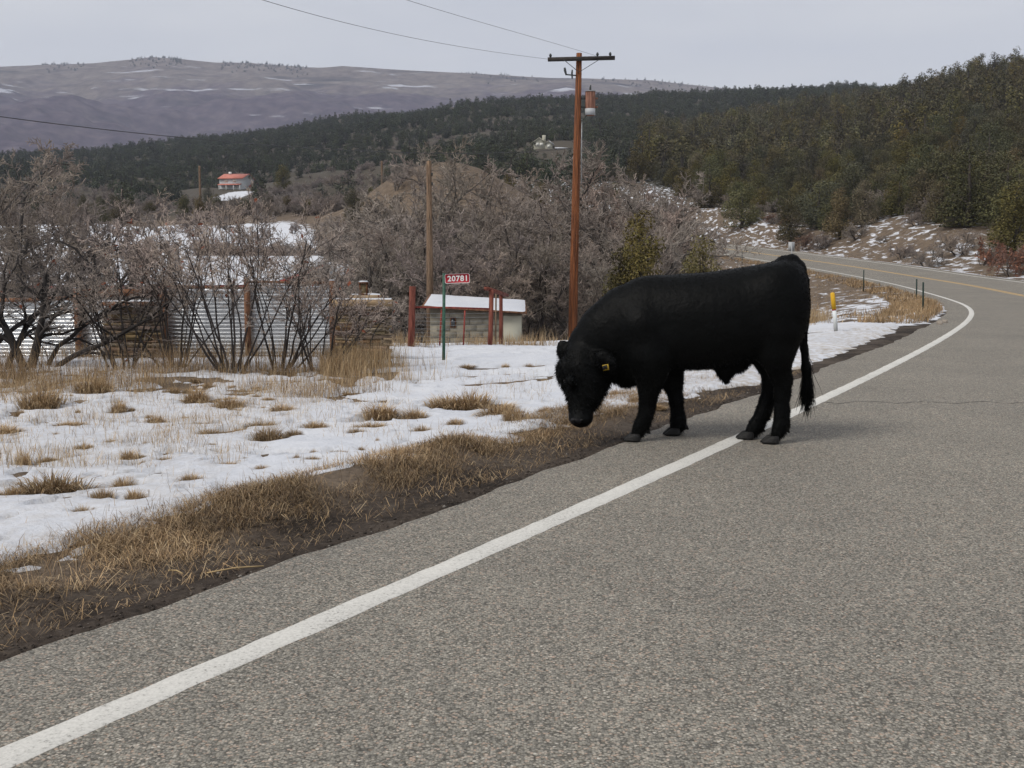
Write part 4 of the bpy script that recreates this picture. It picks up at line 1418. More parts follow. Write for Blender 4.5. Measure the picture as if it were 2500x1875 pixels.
def scatter(name, pts, protos, r, label, smin=.7, smax=1.25):
    """one woodland mass: a point mesh whose geometry nodes set a low tree on each point"""
    pm = mesh(name, pts, np.zeros((0, 3), int)) if False else None
    me = bpy.data.meshes.new(name)
    me.vertices.add(len(pts))
    me.vertices.foreach_set('co', np.asarray(pts, np.float32).ravel())
    a = me.attributes.new('rz', 'FLOAT', 'POINT')
    a.data.foreach_set('value', r.uniform(0, 6.28, len(pts)).astype(np.float32))
    a = me.attributes.new('sc', 'FLOAT', 'POINT')
    a.data.foreach_set('value', r.uniform(smin, smax, len(pts)).astype(np.float32))
    a = me.attributes.new('pick', 'INT', 'POINT')
    a.data.foreach_set('value', r.randint(0, len(protos), len(pts)).astype(np.int32))
    o = link(name, me)
    g = bpy.data.node_groups.new(name, 'GeometryNodeTree')
    g.interface.new_socket('Geometry', in_out='INPUT', socket_type='NodeSocketGeometry')
    g.interface.new_socket('Geometry', in_out='OUTPUT', socket_type='NodeSocketGeometry')
    N, Lk = g.nodes, g.links
    gi, go = N.new('NodeGroupInput'), N.new('NodeGroupOutput')
    ip = N.new('GeometryNodeInstanceOnPoints')
    g2i = N.new('GeometryNodeGeometryToInstance')
    for p in reversed(protos):
        oi = N.new('GeometryNodeObjectInfo')
        oi.inputs['Object'].default_value = p
        oi.inputs['As Instance'].default_value = True
        Lk.new(oi.outputs['Geometry'], g2i.inputs[0])
    Lk.new(gi.outputs[0], ip.inputs['Points'])
    Lk.new(g2i.outputs[0], ip.inputs['Instance'])
    ip.inputs['Pick Instance'].default_value = True
    for nm, tp, sock in (('pick', 'INT', 'Instance Index'), ('sc', 'FLOAT', 'Scale')):
        na = N.new('GeometryNodeInputNamedAttribute')
        na.data_type = tp
        na.inputs['Name'].default_value = nm
        Lk.new(na.outputs[0], ip.inputs[sock])
    na = N.new('GeometryNodeInputNamedAttribute')
    na.data_type = 'FLOAT'
    na.inputs['Name'].default_value = 'rz'
    cx = N.new('ShaderNodeCombineXYZ')
    Lk.new(na.outputs[0], cx.inputs['Z'])
    Lk.new(cx.outputs[0], ip.inputs['Rotation'])
    Lk.new(ip.outputs[0], go.inputs[0])
    md = o.modifiers.new('scatter', 'NODES')
    md.node_group = g
    return tag(o, label, 'woodland', kind='stuff')


# the low trees that the masses are made of stand on the slopes themselves
protos = []
far_i = np.argsort(np.abs(rest[:, 1] - 520) + np.abs(rest[:, 0] - 60))[:3]
for k, i in enumerate(far_i):
    me = joined(JFAR[k], 'juniper_tree')
    o = link('juniper_tree', me)
    o.location = tuple(rest[i])
    tag(o, 'distant dark juniper on the green hill behind the grove', 'tree', 'distant junipers on the green hill')
    protos.append(o)
rest = np.delete(rest, far_i, 0)
far_i = np.argsort(np.abs(rest[:, 1] - 640) + np.abs(rest[:, 0] + 60))[:3]
cold = []
for k, i in enumerate(far_i):
    o = link('juniper_tree', joined(JCOLD[k], 'juniper_tree'))
    o.location = tuple(rest[i])
    tag(o, 'small dark blue green juniper on the far middle ridge', 'tree', 'distant junipers on the far ridge')
    cold.append(o)
rest = np.delete(rest, far_i, 0)
rp = rest[(1250 + F * rest[:, 0] / rest[:, 1] > 1560) & (rest[:, 1] < 560)]
lp = rest[~((1250 + F * rest[:, 0] / rest[:, 1] > 1560) & (rest[:, 1] < 560))]
scatter('juniper_woodland', rp, protos, np.random.RandomState(1), 'dense juniper woodland covering the upper hillside across the road', .8, 2.0)
scatter('distant_woodland', lp, cold, np.random.RandomState(2), 'distant dark green juniper woodland on the middle hill', .8, 1.4)
# dark conifers on the mesa rim
rim = []
for a_, b_, n in ((430, 470, 30), (560, 760, 150), (1130, 1330, 50), (1450, 1740, 80), (140, 230, 50), (340, 470, 60)):
    for q in r.uniform(a_, b_, n):
        u = (q - 1250) / F
        i, j = int(np.argmin(np.abs(uq - u))), int(np.clip(r.normal(102, 2.5), 92, 106))
        rim.append((XM[j, i] + r.uniform(-8, 8), YM[j, i], ZM[j, i] - 1))
scatter('rim_woodland', np.array(rim), cold, np.random.RandomState(3), 'thin row of dark conifers along the far mesa rim', .9, 2.2)

# ------------------------------------------------------------------ the bull
def yb(px):
    return np.interp(px, [1350, 1420, 1550, 1890, 1980], [7.96, 8.02, 8.02, 7.87, 7.84])


def b(px, py, dy=0.0):
    return at(px, py, float(yb(px)) + dy)


def smin(a, c, k):
    h = np.clip(.5 + .5 * (c - a) / k, 0, 1)
    return c * (1 - h) + a * h - k * h * (1 - h)


class Field:
    def __init__(s, lo, hi, d):
        s.lo, s.d = np.array(lo), d
        s.n = np.ceil((np.array(hi) - s.lo) / d).astype(int) + 1
        ax = [s.lo[i] + d * np.arange(s.n[i]) for i in range(3)]
        s.X, s.Y, s.Z = [a.astype(np.float32) for a in np.meshgrid(*ax, indexing='ij')]
        s.f = np.full(s.X.shape, 9.0, np.float32)

    def _win(s, lo, hi):
        i0 = np.clip(((lo - s.lo) / s.d).astype(int), 0, s.n - 1)
        i1 = np.clip(((hi - s.lo) / s.d).astype(int) + 2, 1, s.n)
        return tuple(slice(a, c) for a, c in zip(i0, i1))

    def cap(s, a, c, ra, rc, k=.05, fy=1.0):
        """tapered capsule, fy flattens across the body"""
        R = max(ra, rc) + .22
        w = s._win(np.minimum(a, c) - R, np.maximum(a, c) + R)
        X, Y, Z = s.X[w], s.Y[w], s.Z[w]
        e = c - a
        e2 = e * A(1, 1 / fy ** 2, 1)
        L = float((e * e2).sum()) + 1e-9
        t = np.clip(((X - a[0]) * e[0] + (Y - a[1]) * e2[1] + (Z - a[2]) * e[2]) / L, 0, 1)
        d = np.sqrt((X - a[0] - e[0] * t) ** 2 + ((Y - a[1] - e[1] * t) / fy) ** 2 + (Z - a[2] - e[2] * t) ** 2) - (ra + (rc - ra) * t)
        s.f[w] = smin(s.f[w], d, k)

    def chain(s, pts, k=.05, fy=1.0):
        for p, q in zip(pts[:-1], pts[1:]):
            s.cap(p[0], q[0], p[1], q[1], k, fy)

    def ell(s, c, rad, k=.05, R=None):
        rad = np.array(rad, float)
        w = s._win(c - rad.max() - .2, c + rad.max() + .2)
        P = np.stack([s.X[w] - c[0], s.Y[w] - c[1], s.Z[w] - c[2]], -1)
        if R is not None:
            P = P @ R
        q = np.sqrt(((P / rad) ** 2).sum(-1))
        s.f[w] = smin(s.f[w], (q - 1) * rad.min(), k)

    def mesh(s):
        f = s.f
        neg = f < 0
        nx, ny, nz = f.shape
        cs = np.zeros((nx - 1, ny - 1, nz - 1, 3), np.float32)
        cnt = np.zeros((nx - 1, ny - 1, nz - 1), np.float32)
        corners = [(i, j, k) for i in (0, 1) for j in (0, 1) for k in (0, 1)]
        sl_ = lambda c: tuple(slice(c[a], (f.shape[a] - 1) + c[a]) for a in range(3))
        for p in corners:
            for a in range(3):
                if p[a]:
                    continue
                q = list(p)
                q[a] = 1
                fa, fb = f[sl_(p)], f[sl_(q)]
                m = (fa < 0) != (fb < 0)
                t = np.where(m, fa / np.where(m, fa - fb, 1), 0)
                for c in range(3):
                    cs[..., c] += np.where(m, p[c] + (t if c == a else 0), 0)
                cnt += m
        act = cnt > 0
        idx = np.full(act.shape, -1)
        idx[act] = np.arange(act.sum())
        V = (np.argwhere(act) + cs[act] / cnt[act][:, None]) * s.d + s.lo
        Q = []
        for a in range(3):
            p0 = [slice(1, n - 1) for n in f.shape]
            p0[a] = slice(0, f.shape[a] - 1)
            p1 = list(p0)
            p1[a] = slice(1, f.shape[a])
            fa, fb = neg[tuple(p0)], neg[tuple(p1)]
            o1, o2 = [(1, 2), (2, 0), (0, 1)][a]
            for flip, m in ((False, fa & ~fb), (True, ~fa & fb)):
                c = np.argwhere(m)
                if not len(c):
                    continue
                base = c.copy()
                for d_ in range(3):
                    if d_ != a:
                        base[:, d_] += 1
                g = []
                for s1, s2 in ((0, 0), (-1, 0), (-1, -1), (0, -1)):
                    e = base.copy()
                    e[:, o1] += s1
                    e[:, o2] += s2
                    g.append(idx[e[:, 0], e[:, 1], e[:, 2]])
                q = np.stack(g, 1)
                Q.append(q[:, ::-1] if flip else q)
        return V, np.concatenate(Q)


def bull():
    root = empty('bull', (float(b(1720, 1000)[0]), 7.95, gz(float(b(1720, 1000)[0]), 7.95) + .05))
    fd = Field((0.2, 7.35, 0.0), (2.45, 8.55, 1.62), .0125)
    # trunk from side profile
    tb = np.array([(1497, 735, 905, .16), (1512, 712, 925, .21), (1530, 698, 936, .25), (1555, 683, 932, .275), (1600, 674, 914, .29), (1660, 669, 901, .315), (1720, 665, 899, .33),
                   (1780, 657, 896, .325), (1830, 649, 882, .305), (1870, 642, 862, .285), (1905, 633, 850, .255), (1930, 632, 845, .22), (1950, 645, 835, .17), (1962, 668, 815, .12), (1969, 705, 780, .06)])
    xs = np.array([b(p, 780)[0] for p in tb[:, 0]])
    zt = np.array([b(p, t)[2] for p, t in tb[:, :2]])
    zb = np.array([b(p, t)[2] for p, t in tb[:, [0, 2]]])
    ym = np.array([float(yb(p)) for p in tb[:, 0]])
    X = fd.X[:, 0, 0]
    q = lambda v: np.interp(X, xs, v)[:, None, None]
    zc, hz, wy = (q(zt) + q(zb)) / 2, (q(zt) - q(zb)) / 2, q(tb[:, 3])
    tz = (fd.Z - zc) / hz
    wy = wy * (1 - .14 * np.clip(tz, 0, 1) ** 2 + 0.05 * np.clip(-tz, 0, 1))       # narrower on top
    rr = (np.abs(tz) ** 2.25 + np.abs((fd.Y - q(ym)) / wy) ** 2.25) ** (1 / 2.25)
    d = (rr - 1) * np.minimum(hz, wy)
    out = np.maximum(np.maximum(xs[0] - fd.X, fd.X - xs[-1]), 0)
    d = np.where(out > 0, np.sqrt(np.maximum(d, 0) ** 2 + out ** 2), d)
    fd.f = d.astype(np.float32)
    # neck crest to poll
    fd.chain([(b(1585, 790), .345), (b(1535, 812), .335), (b(1490, 832), .275), (b(1450, 862), .215), (b(1428, 885, -.03), .165)], .07, .68)
    fd.chain([(b(1520, 760), .17), (b(1463, 800), .125), (b(1428, 862, -.02), .085)], .06, .8)
    # dewlap and brisket
    fd.ell(b(1530, 900), (.13, .13, .12), .06)
    fd.chain([(b(1500, 895), .09), (b(1528, 922), .06)], .05)
    # head
    fd.chain([(b(1424, 888, -.06), .175), (b(1425, 915, -.10), .178), (b(1427, 940, -.13), .158), (b(1424, 972, -.17), .118), (b(1419, 1002, -.21), .084), (b(1418, 1018, -.23), .080)], .035, .85)
    fd.ell(b(1418, 1021, -.25), (.090, .085, .062), .03)              # muzzle
    fd.cap(b(1470, 915, -.09), b(1440, 985, -.16), .095, .050, .04, .8)   # jaw
    fd.ell(b(1384, 905, -.10), (.085, .10, .11), .04)                   # fluffy forehead
    fd.ell(b(1392, 930, -.235), (.04, .035, .04), .025)                 # brow near
    fd.ell(b(1440, 925, -.225), (.05, .03, .045), .025)
    # far ear, standing up
    fd.chain([(b(1394, 878, .0), .045), (b(1380, 858, .02), .066), (b(1374, 845, .03), .048)], .02, .5)
    # near ear, held out and back
    fd.chain([(b(1452, 872, -.17), .045), (b(1476, 876, -.25), .062), (b(1494, 886, -.29), .040)], .03, .55)
    # forelegs
    fd.chain([(b(1570, 800, -.17), 0.180), (b(1588, 870, -.185), 0.152), (b(1590, 915, -.17), 0.109), (b(1584, 953, -.16), 0.069), (b(1581, 985, -.15), 0.054), (b(1577, 1012, -.15), 0.047), (b(1567, 1038, -.15), 0.050),
              (b(1556, 1056, -.155), 0.047)], .06, .82)
    fd.chain([(b(1610, 820, .17), 0.162), (b(1632, 885, .19), 0.123), (b(1641, 930, .19), 0.077), (b(1651, 978, .17), 0.047), (b(1655, 1012, .165), 0.044), (b(1656, 1034, .16), 0.050), (b(1652, 1046, .15), 0.047)], .06, .82)
    # hind quarters
    fd.ell(b(1900, 760, -.15), (.22, .14, .32), .08)
    fd.ell(b(1895, 760, .15), (.22, .14, .32), .08)
    fd.chain([(b(1898, 810, -.16), 0.157), (b(1894, 862, -.155), 0.128), (b(1902, 905, -.13), 0.076), (b(1911, 930, -.11), 0.062), (b(1909, 965, -.10), 0.052), (b(1909, 1005, -.10), 0.047), (b(1908, 1036, -.105), 0.050),
              (b(1898, 1058, -.12), 0.049)], .06, .82)
    fd.chain([(b(1882, 815, .14), 0.142), (b(1876, 870, .13), 0.119), (b(1886, 912, .11), 0.071), (b(1884, 940, .10), 0.063), (b(1873, 980, .08), 0.052), (b(1862, 1010, .065), 0.049), (b(1846, 1040, .05), 0.050),
              (b(1834, 1056, .04), 0.047)], .06, .82)
    # flank skin, sheath
    fd.chain([(b(1845, 850, -.05), .06), (b(1800, 885), .07), (b(1768, 900), .055), (b(1771, 915), .036), (b(1774, 926), .022)], .05)
    # tail
    fd.chain([(b(1912, 640), .05), (b(1935, 637), .045), (b(1953, 652), .038), (b(1963, 685), .034), (b(1966, 740), .030), (b(1963, 800), .027), (b(1963, 850), .026), (b(1968, 900), .034), (b(1971, 945), .034),
              (b(1967, 980), .020)], .03)
    V, Q = fd.mesh()
    V = V.astype(np.float64)
    # light smoothing
    e0, e1 = np.concatenate([Q[:, 0], Q[:, 1], Q[:, 2], Q[:, 3]]), np.concatenate([Q[:, 1], Q[:, 2], Q[:, 3], Q[:, 0]])
    for lam in (.5, -.2, .5, -.2):
        S_ = np.zeros_like(V)
        c_ = np.zeros(len(V))
        np.add.at(S_, e0, V[e1])
        np.add.at(c_, e0, 1)
        V = V + lam * (S_ / np.maximum(c_, 1)[:, None] - V)
    o0 = A(*root.location)
    body = link('body', mesh('bull_body', V - o0, Q, M['coat'], True), root)
    # coat hair
    r = np.random.RandomState(4)
    a, c, d_ = V[Q[:, 0]], V[Q[:, 1]], V[Q[:, 3]]
    nr = np.cross(c - a, d_ - a)
    ar = np.linalg.norm(nr, axis=1)
    nr /= ar[:, None] + 1e-12
    n = 85000
    k = r.choice(len(Q), n, p=ar / ar.sum())
    P = a[k] + (c - a)[k] * r.rand(n, 1) + (d_ - a)[k] * r.rand(n, 1)
    N_ = nr[k]
    zg = V[:, 2].min()
    low = 1 - ss(P[:, 2], zg + .42, zg + .62)
    headm = (P[:, 0] < b(1500, 900)[0] + .0) & (P[:, 2] < b(1400, 850)[2])
    muz = headm & (P[:, 2] < b(1400, 995)[2])
    hl = .013 + .006 * low + .010 * headm + .008 * (N_[:, 2] < -.4)
    hl = np.where(muz, .006, hl) * r.uniform(.5, 1.4, n)
    back = A(1, 0, 0)
    D = N_ * r.uniform(.25, .7, (n, 1)) + A(0, 0, -.75) + back * .45 + r.normal(0, .28, (n, 3))
    D = np.where(headm[:, None], N_ * .7 + A(0, 0, -.55) + r.normal(0, .4, (n, 3)), D)
    D = np.where((low > .5)[:, None], N_ * .65 + A(.25, 0, -.6) + r.normal(0, .3, (n, 3)), D)
    D -= np.minimum((D * N_).sum(1, keepdims=True) - .15, 0) * N_
    D /= np.linalg.norm(D, axis=1, keepdims=True)
    S_ = np.cross(D, r.normal(0, 1, (n, 3)))
    S_ /= np.linalg.norm(S_, axis=1, keepdims=True)
    w = (.0022 * r.uniform(.7, 1.5, n))[:, None]
    P = P - N_ * .003
    HV = np.stack([P - S_ * w, P + S_ * w, P + D * hl[:, None]], 1).reshape(-1, 3)
    h = link('coat_hair', mesh('coat_hair', HV - o0, np.arange(n * 3).reshape(-1, 3), M['hair']), body)
    h['kind'] = 'stuff'
    # tail switch and sheath tuft
    def tuft(name, p0, n, L, sp, dirn, seed):
        r = np.random.RandomState(seed)
        P = p0 + r.normal(0, 1, (n, 3)) * sp
        pts = [P]
        dd = np.array(dirn) + r.normal(0, .09, (n, 3))
        for j in range(5):
            dd = dd + r.normal(0, .07, (n, 3)) + A(math.sin(j * 2.2 + seed) * .12, 0, -.08)
            dd /= np.linalg.norm(dd, axis=1, keepdims=True)
            pts.append(pts[-1] + dd * (L * r.uniform(.5, 1.0, n) / 5)[:, None])
        R = np.repeat(np.array([[.0022, .0022, .002, .0018, .0014, .0006]]), n, 0)
        v, f_ = tubes(np.stack(pts, 1), R, 3)
        t_ = link(name, mesh(name, v - o0, f_, M['hair']), root)
        t_['kind'] = 'stuff'
    tuft('tail_switch', b(1970, 905), 520, .34, A(.009, .012, .05), (.0, 0, -1), 2)
    tuft('sheath_tuft', b(1773, 922), 160, .055, A(.010, .010, .008), (.05, 0, -1), 5)
    # hooves: two claws each
    for (px, py, dy, ang) in ((1548, 1066, -.155, 0), (1645, 1050, .15, .1), (1885, 1071, -.125, 0), (1824, 1066, .04, 0)):
        p = b(px, py, dy)
        zg = gz(p[0], p[1]) + .05 + .004
        mb = MB()
        for sgn in (-1, 1):
            rings = []
            m = 14
            for (zz, f_, bk_, wd) in ((0.0, .082, .046, .032), (.014, .078, .048, .032), (.036, .052, .048, .030), (.054, .030, .045, .024), (.060, .0, .03, .010)):
                t = np.linspace(0, 2 * math.pi, m, endpoint=False)
                cx = np.cos(t)
                x = np.where(cx > 0, -cx * f_, -cx * bk_)
                y = np.sin(t) * wd * (1 - .35 * np.clip(cx, 0, 1)) + sgn * .036
                rings.append(np.stack([x, y, np.full(m, zz)], 1))
            V2 = np.concatenate(rings)
            i = np.arange(len(rings) - 1)[:, None] * m
            j = np.arange(m)[None]
            q4 = np.stack([i + j, i + (j + 1) % m, i + m + (j + 1) % m, i + m + j], -1).reshape(-1, 4)[:, ::-1]
            V2 = V2 @ rotz(ang + sgn * .10).T
            mb.add(V2 + A(p[0], p[1], zg), [q4, np.array([list(range(m))])])
        hf = MB()
        hf.V, hf.Q, hf.n = [v - o0 for v in mb.V], mb.Q, mb.n
        hf.build('hoof', M['hoof'], root, True)
    # dew claws
    for (px, py, dy) in ((1578, 1050, -.15), (1672, 1040, .16), (1918, 1047, -.11), (1858, 1045, .05)):
        p = b(px, py, dy) - o0
        MB().tube([p + A(-.02, 0, .015), p + A(.012, 0, -.008), p + A(.03, 0, -.028)], [.018, .017, .006], 8).build('dew_claw', M['hoof'], root, True)
    # nose pad, nostrils, eyes
    def blob(name, c, rad, m, par=root):
        u, v = np.meshgrid(np.linspace(0, 2 * math.pi, 14, endpoint=False), np.linspace(.15, math.pi - .15, 8))
        P = np.stack([np.cos(u) * np.sin(v) * rad[0], np.sin(u) * np.sin(v) * rad[1], np.cos(v) * rad[2]], -1).reshape(-1, 3)
        i = np.arange(7)[:, None] * 14
        j = np.arange(14)[None]
        q4 = np.stack([i + j, i + 14 + j, i + 14 + (j + 1) % 14, i + (j + 1) % 14], -1).reshape(-1, 4)
        return link(name, mesh(name, P + c - o0, q4, m, True), par)
    nz = blob('nose', b(1408, 1027, -.30), (.050, .035, .028), M['nose'])
    for px in (1400, 1420):
        blob('nostril', b(px, 1025, -.333), (.011, .006, .008), M['tagk'], nz)
    blob('eye', b(1446, 930, -.247), (.021, .014, .018), M['nose'])
    blob('eye', b(1380, 930, -.19), (.016, .016, .016), M['nose'])
    # ear tag
    c = b(1479, 897, -.335) - o0
    Rt = rotz(-.35)
    ux, uz = Rt @ A(1, 0, .22), A(-.18, 0, 1)
    tg = MB()
    tg.box(c, (.046, .005, .044), np.stack([ux / np.linalg.norm(ux), np.cross(uz, ux) / np.linalg.norm(np.cross(uz, ux)), uz / np.linalg.norm(uz)], 1))
    to = tg.build('ear_tag', M['tagy'], root)
    to['label'] = 'small yellow ear tag with black writing'
    ink = MB()
    yv = np.cross(uz, ux)
    yv /= np.linalg.norm(yv)
    yv = yv if yv[1] < 0 else -yv
    for x0, z0, x1, z1 in ((-.019, -.016, -.017, .012), (-.012, -.014, -.006, .014), (-.006, .014, .0, -.010), (.0, -.012, .006, .012), (.009, -.014, .010, .012), (-.019, .012, .012, .015), (-.012, .002, .011, .0)):
        p0 = c + ux * x0 + uz * z0 + yv * .0045
        p1 = c + ux * x1 + uz * z1 + yv * .0045
        ink.beam(p0, p1, .0075, .003, up=yv)
    ink.build('tag_writing', M['tagk'], to)
    return tag(root, 'black bull with lowered head standing across the white edge line', 'bull')


bull()


# ------------------------------------------------------------------ valley brush mass
def low_bush(seed):
    t, c, h_ = oak_proto(seed, 5, 3.0, .6, .05, (.36, .305, .275), .6, tsize=3.0, fin=5)
    V, Q, C, n = [], [], [], 0
    for me in (t, c):
        v = np.empty(len(me.vertices) * 3)
        me.vertices.foreach_get('co', v)
        q = np.empty(len(me.loops), int)
        me.loops.foreach_get('vertex_index', q)
        cl = np.empty(len(me.vertices) * 4, np.float32)
        me.attributes['Col'].data.foreach_get('color', cl)
        V.append(v.reshape(-1, 3))
        Q.append(q.reshape(-1, 4) + n)
        C.append(cl.reshape(-1, 4)[:, :3])
        n += len(me.vertices)
    bpy.data.meshes.remove(t)
    bpy.data.meshes.remove(c)
    return mesh('oak_bush', np.concatenate(V), np.concatenate(Q), M['twig'], False, np.concatenate(C))


r = np.random.RandomState(55)
bp_ = []
for k, (px, Y, lb) in enumerate(((330, 176, 'bare oak bush at the snowy field\'s upper edge, left of the red roofed house'), (640, 182, 'bare oak bush at the snowy field\'s upper edge, below the red roofed house'),
                                 (840, 190, 'bare oak bush between the snowy field and the brown hillock'))):
    x = (px - 1250) / F * Y
    o = link('oak_bush', low_bush(370 + k))
    o.location = (x, Y, gz(x, Y))
    tag(o, lb, 'bush')
    bp_.append(o)
Y = np.concatenate([r.uniform(163, 345, 1500), r.uniform(60, 84, 70), r.uniform(84, 160, 45), r.uniform(300, 620, 1300)])
px = np.concatenate([r.uniform(-150, 1120, 1500), r.uniform(-150, 900, 70), r.uniform(-100, 900, 45), r.uniform(500, 2000, 1300)])
Y = np.concatenate([Y, r.uniform(80, 92, 60)])
px = np.concatenate([px, r.uniform(520, 860, 60)])
x = (px - 1250) / F * Y
k = ~((np.abs(x + 110) < 15) & (Y > 325) & (Y < 420)) & ~((((x - hx - 1) / 9) ** 2 + ((Y - hy) / 24) ** 2 < 1) & (r.rand(len(x)) < .85)) & (r.rand(len(x)) < np.clip(.25 + 1.5 * (fbm(x * .05, Y * .05, 130) - .3), .1, 1))
k &= ~((Y < 72) & (np.abs(px - 420) < 420)) & ~((px > 508) & (px < 622) & (Y > 215) & (Y < 380)) & ~((px > 1295) & (px < 1385) & (Y > YB - 90) & (Y < YB + 8))
x, Y = x[k], Y[k]
scatter('valley_brush', np.stack([x, Y, ground_z(x, Y) - .1], 1), bp_, r, 'grey bare oak brush filling the valley floor', .55, 1.15)
# brush between the junipers across the road
Y = r.uniform(95, 420, 900)
px = r.uniform(1600, 2560, 900)
x = (px - 1250) / F * Y
_, w_ = road_sw(x, np.minimum(Y, 299))
k = (w_ > 22) | (Y > 300)
x, Y = x[k], Y[k]
scatter('hillside_brush', np.stack([x, Y, ground_z(x, Y) - .1], 1), bp_, r, 'grey bare brush between the junipers across the road', .5, 1.1)


# ------------------------------------------------------------------ utility poles and wires
def rel(o, *pts):
    return [A(*p) - A(*o.location) for p in pts]


PY = 32.0
base = at(1397, 832, PY)
base[2] = gz(base[0], base[1])
topp = at(1414, 130, PY)
e = empty('utility_pole', base)
top_l = topp - base
MB().tube([(0, 0, -.4), tuple(top_l * .5), tuple(top_l)], [.145, .12, .085], 14).build('pole', M['pole'], e, True)


def on_pole(py):
    t = (at(1405, py, PY)[2] - base[2]) / top_l[2]
    return top_l * t


aL, aR = at(1337, 147.5, PY) - base, at(1500, 143.5, PY) - base
arm = MB().beam(aL + A(0, -.14, 0), aR + A(0, -.14, 0), .095, .11).build('crossarm', M['arm'], e)
for t in (.04, .74, .93):
    q = aL + (aR - aL) * t + A(0, -.14, .07)
    MB().tube([q, q + A(0, 0, .05), q + A(0, 0, .10)], [.03, .045, .02], 8).build('insulator', M['dsteel'], arm, True)
for s_ in (-1, 1):
    MB().beam(on_pole(178) + A(0, -.12, 0), (aL + aR) / 2 + A(s_ * .55, -.20, -.03), .03, .012).build('brace', M['dsteel'], e)
ct = empty('x')
bpy.data.objects.remove(ct)
# fused cutout on its bracket
q = on_pole(185) + A(-.1, -.05, 0)
co_ = MB().beam(q + A(.02, 0, 0), q + A(-.30, -.05, .02), .035, .035)
co_.tube([q + A(-.28, -.05, .0), q + A(-.32, -.05, .14), q + A(-.33, -.05, .22)], [.025, .04, .03], 8)
co_.tube([q + A(-.10, -.05, -.10), q + A(-.11, -.05, .06), q + A(-.10, -.05, .16)], [.02, .03, .02], 8)
co_.build('cutout', M['dsteel'], e)
# transformer can
cx = at(1441, 250, PY) - base
z0, z1 = at(1441, 282, PY)[2] - base[2], at(1441, 224, PY)[2] - base[2]
can = MB().tube([(cx[0], cx[1], z0), (cx[0], cx[1], z0 + .02), (cx[0], cx[1], z1 - .02), (cx[0], cx[1], z1)], [.14, .155, .155, .145], 20).build('transformer', M['rust'], e, True)
MB().tube([(cx[0], cx[1], z0 + .005), (cx[0], cx[1], z0 + .2)], [.157, .158], 20).build('tank_base', M['signback'], can, True)
MB().tube([(cx[0], cx[1], z1), (cx[0], cx[1], z1 + .025)], [.17, .165], 20).build('lid', M['steel'], can, True)
MB().tube([(cx[0], cx[1], z1 + .02), (cx[0], cx[1], z1 + .12), (cx[0] + .01, cx[1], z1 + .2)], [.035, .03, .015], 8).build('bushing', M['dsteel'], can, True)
for zz in (z0 + .25, z1 - .2):
    MB().box((cx[0] + .19, cx[1], zz), (.08, .05, .05)).build('terminal', M['rust'], can)
    MB().beam((on_pole(250)[0] + .08, cx[1], zz), (cx[0] - .13, cx[1], zz), .04, .06).build('bracket', M['dsteel'], e)
MB().tube([on_pole(292) + A(.13, -.05, 0), on_pole(360) + A(.14, -.05, 0), on_pole(450) + A(.17, -.05, 0)], .014, 6).build('conduit', M['steel'], e)
MB().tube([(cx[0] - .1, cx[1] - .05, z0 + .03), (cx[0] - .18, cx[1] - .08, z0 - .12), on_pole(296) + A(.1, -.08, 0)], .012, 6).build('lead', M['dsteel'], e)
tag(e, 'tall rust brown utility pole with crossarm and rusty transformer can', 'pole')


def wire(pts, label, rad=.009):
    P = np.array(pts, float)
    o = link('power_line', None)
    bpy.data.objects.remove(o)
    t = np.linspace(0, 1, len(P))
    tt = np.linspace(0, 1, 40)
    c = [np.polyfit(t, P[:, i], min(3, len(P) - 1)) for i in range(3)]
    Q = np.stack([np.polyval(k_, tt) for k_ in c], 1)
    o = MB().tube(Q, rad, 5).build('power_line', M['wire'])
    tag(o, label, 'wire', 'overhead wires from the brown utility pole')


wire([at(1338, 144, 31.9), at(1130, 116, 26), at(904, 68, 20), at(636, 0, 15), at(300, -120, 11)], 'upper thin wire from the left end of the crossarm to the sky', .0042)
wire([at(1455, 136, 31.9), at(1243, 74, 26), at(994, 0, 20), at(700, -110, 15)], 'topmost thin wire passing over the head of the pole', .0042)
wire([at(1402, 362, 31.9), at(1130, 374, 29), at(904, 368, 26), at(452, 338, 21), at(0, 286, 17), at(-400, 215, 14)], 'low dark wire sagging from the pole to the left edge', .008)


def small_pole(px, ytop, ybase, Y, r0, r1, label, m):
    p = at(px, ybase, Y)
    p[2] = min(p[2], gz(p[0], p[1]))
    t_ = at(px - 3 * (Y < 60), ytop, Y)
    o = empty('wooden_pole', p)
    d_ = t_ - p
    MB().tube([(0, 0, -.3), tuple(d_ * .5), tuple(d_ * .97), tuple(d_)], [r0, (r0 + r1) / 2, r1, r1 * .9], 12).build('shaft', m, o, True)
    for k_ in (.93, .88):
        MB().box(tuple(d_ * k_ + A(r1 * 1.1, 0, 0)), (.06, .08, .10)).build('bracket', M['dsteel'], o)
    tag(o, label, 'pole')


small_pole(1050, 393, 760, 34.2, .135, .085, 'shorter weathered wooden pole standing at the left of the oak grove', M['pole2'])
small_pole(487, 405, 436, 190, .22, .2, 'pale distant pole left of the red roofed house', M['pole2'])
small_pole(932, 393, 432, 175, .2, .16, 'thin distant pole left of the brown hillock', M['pole2'])

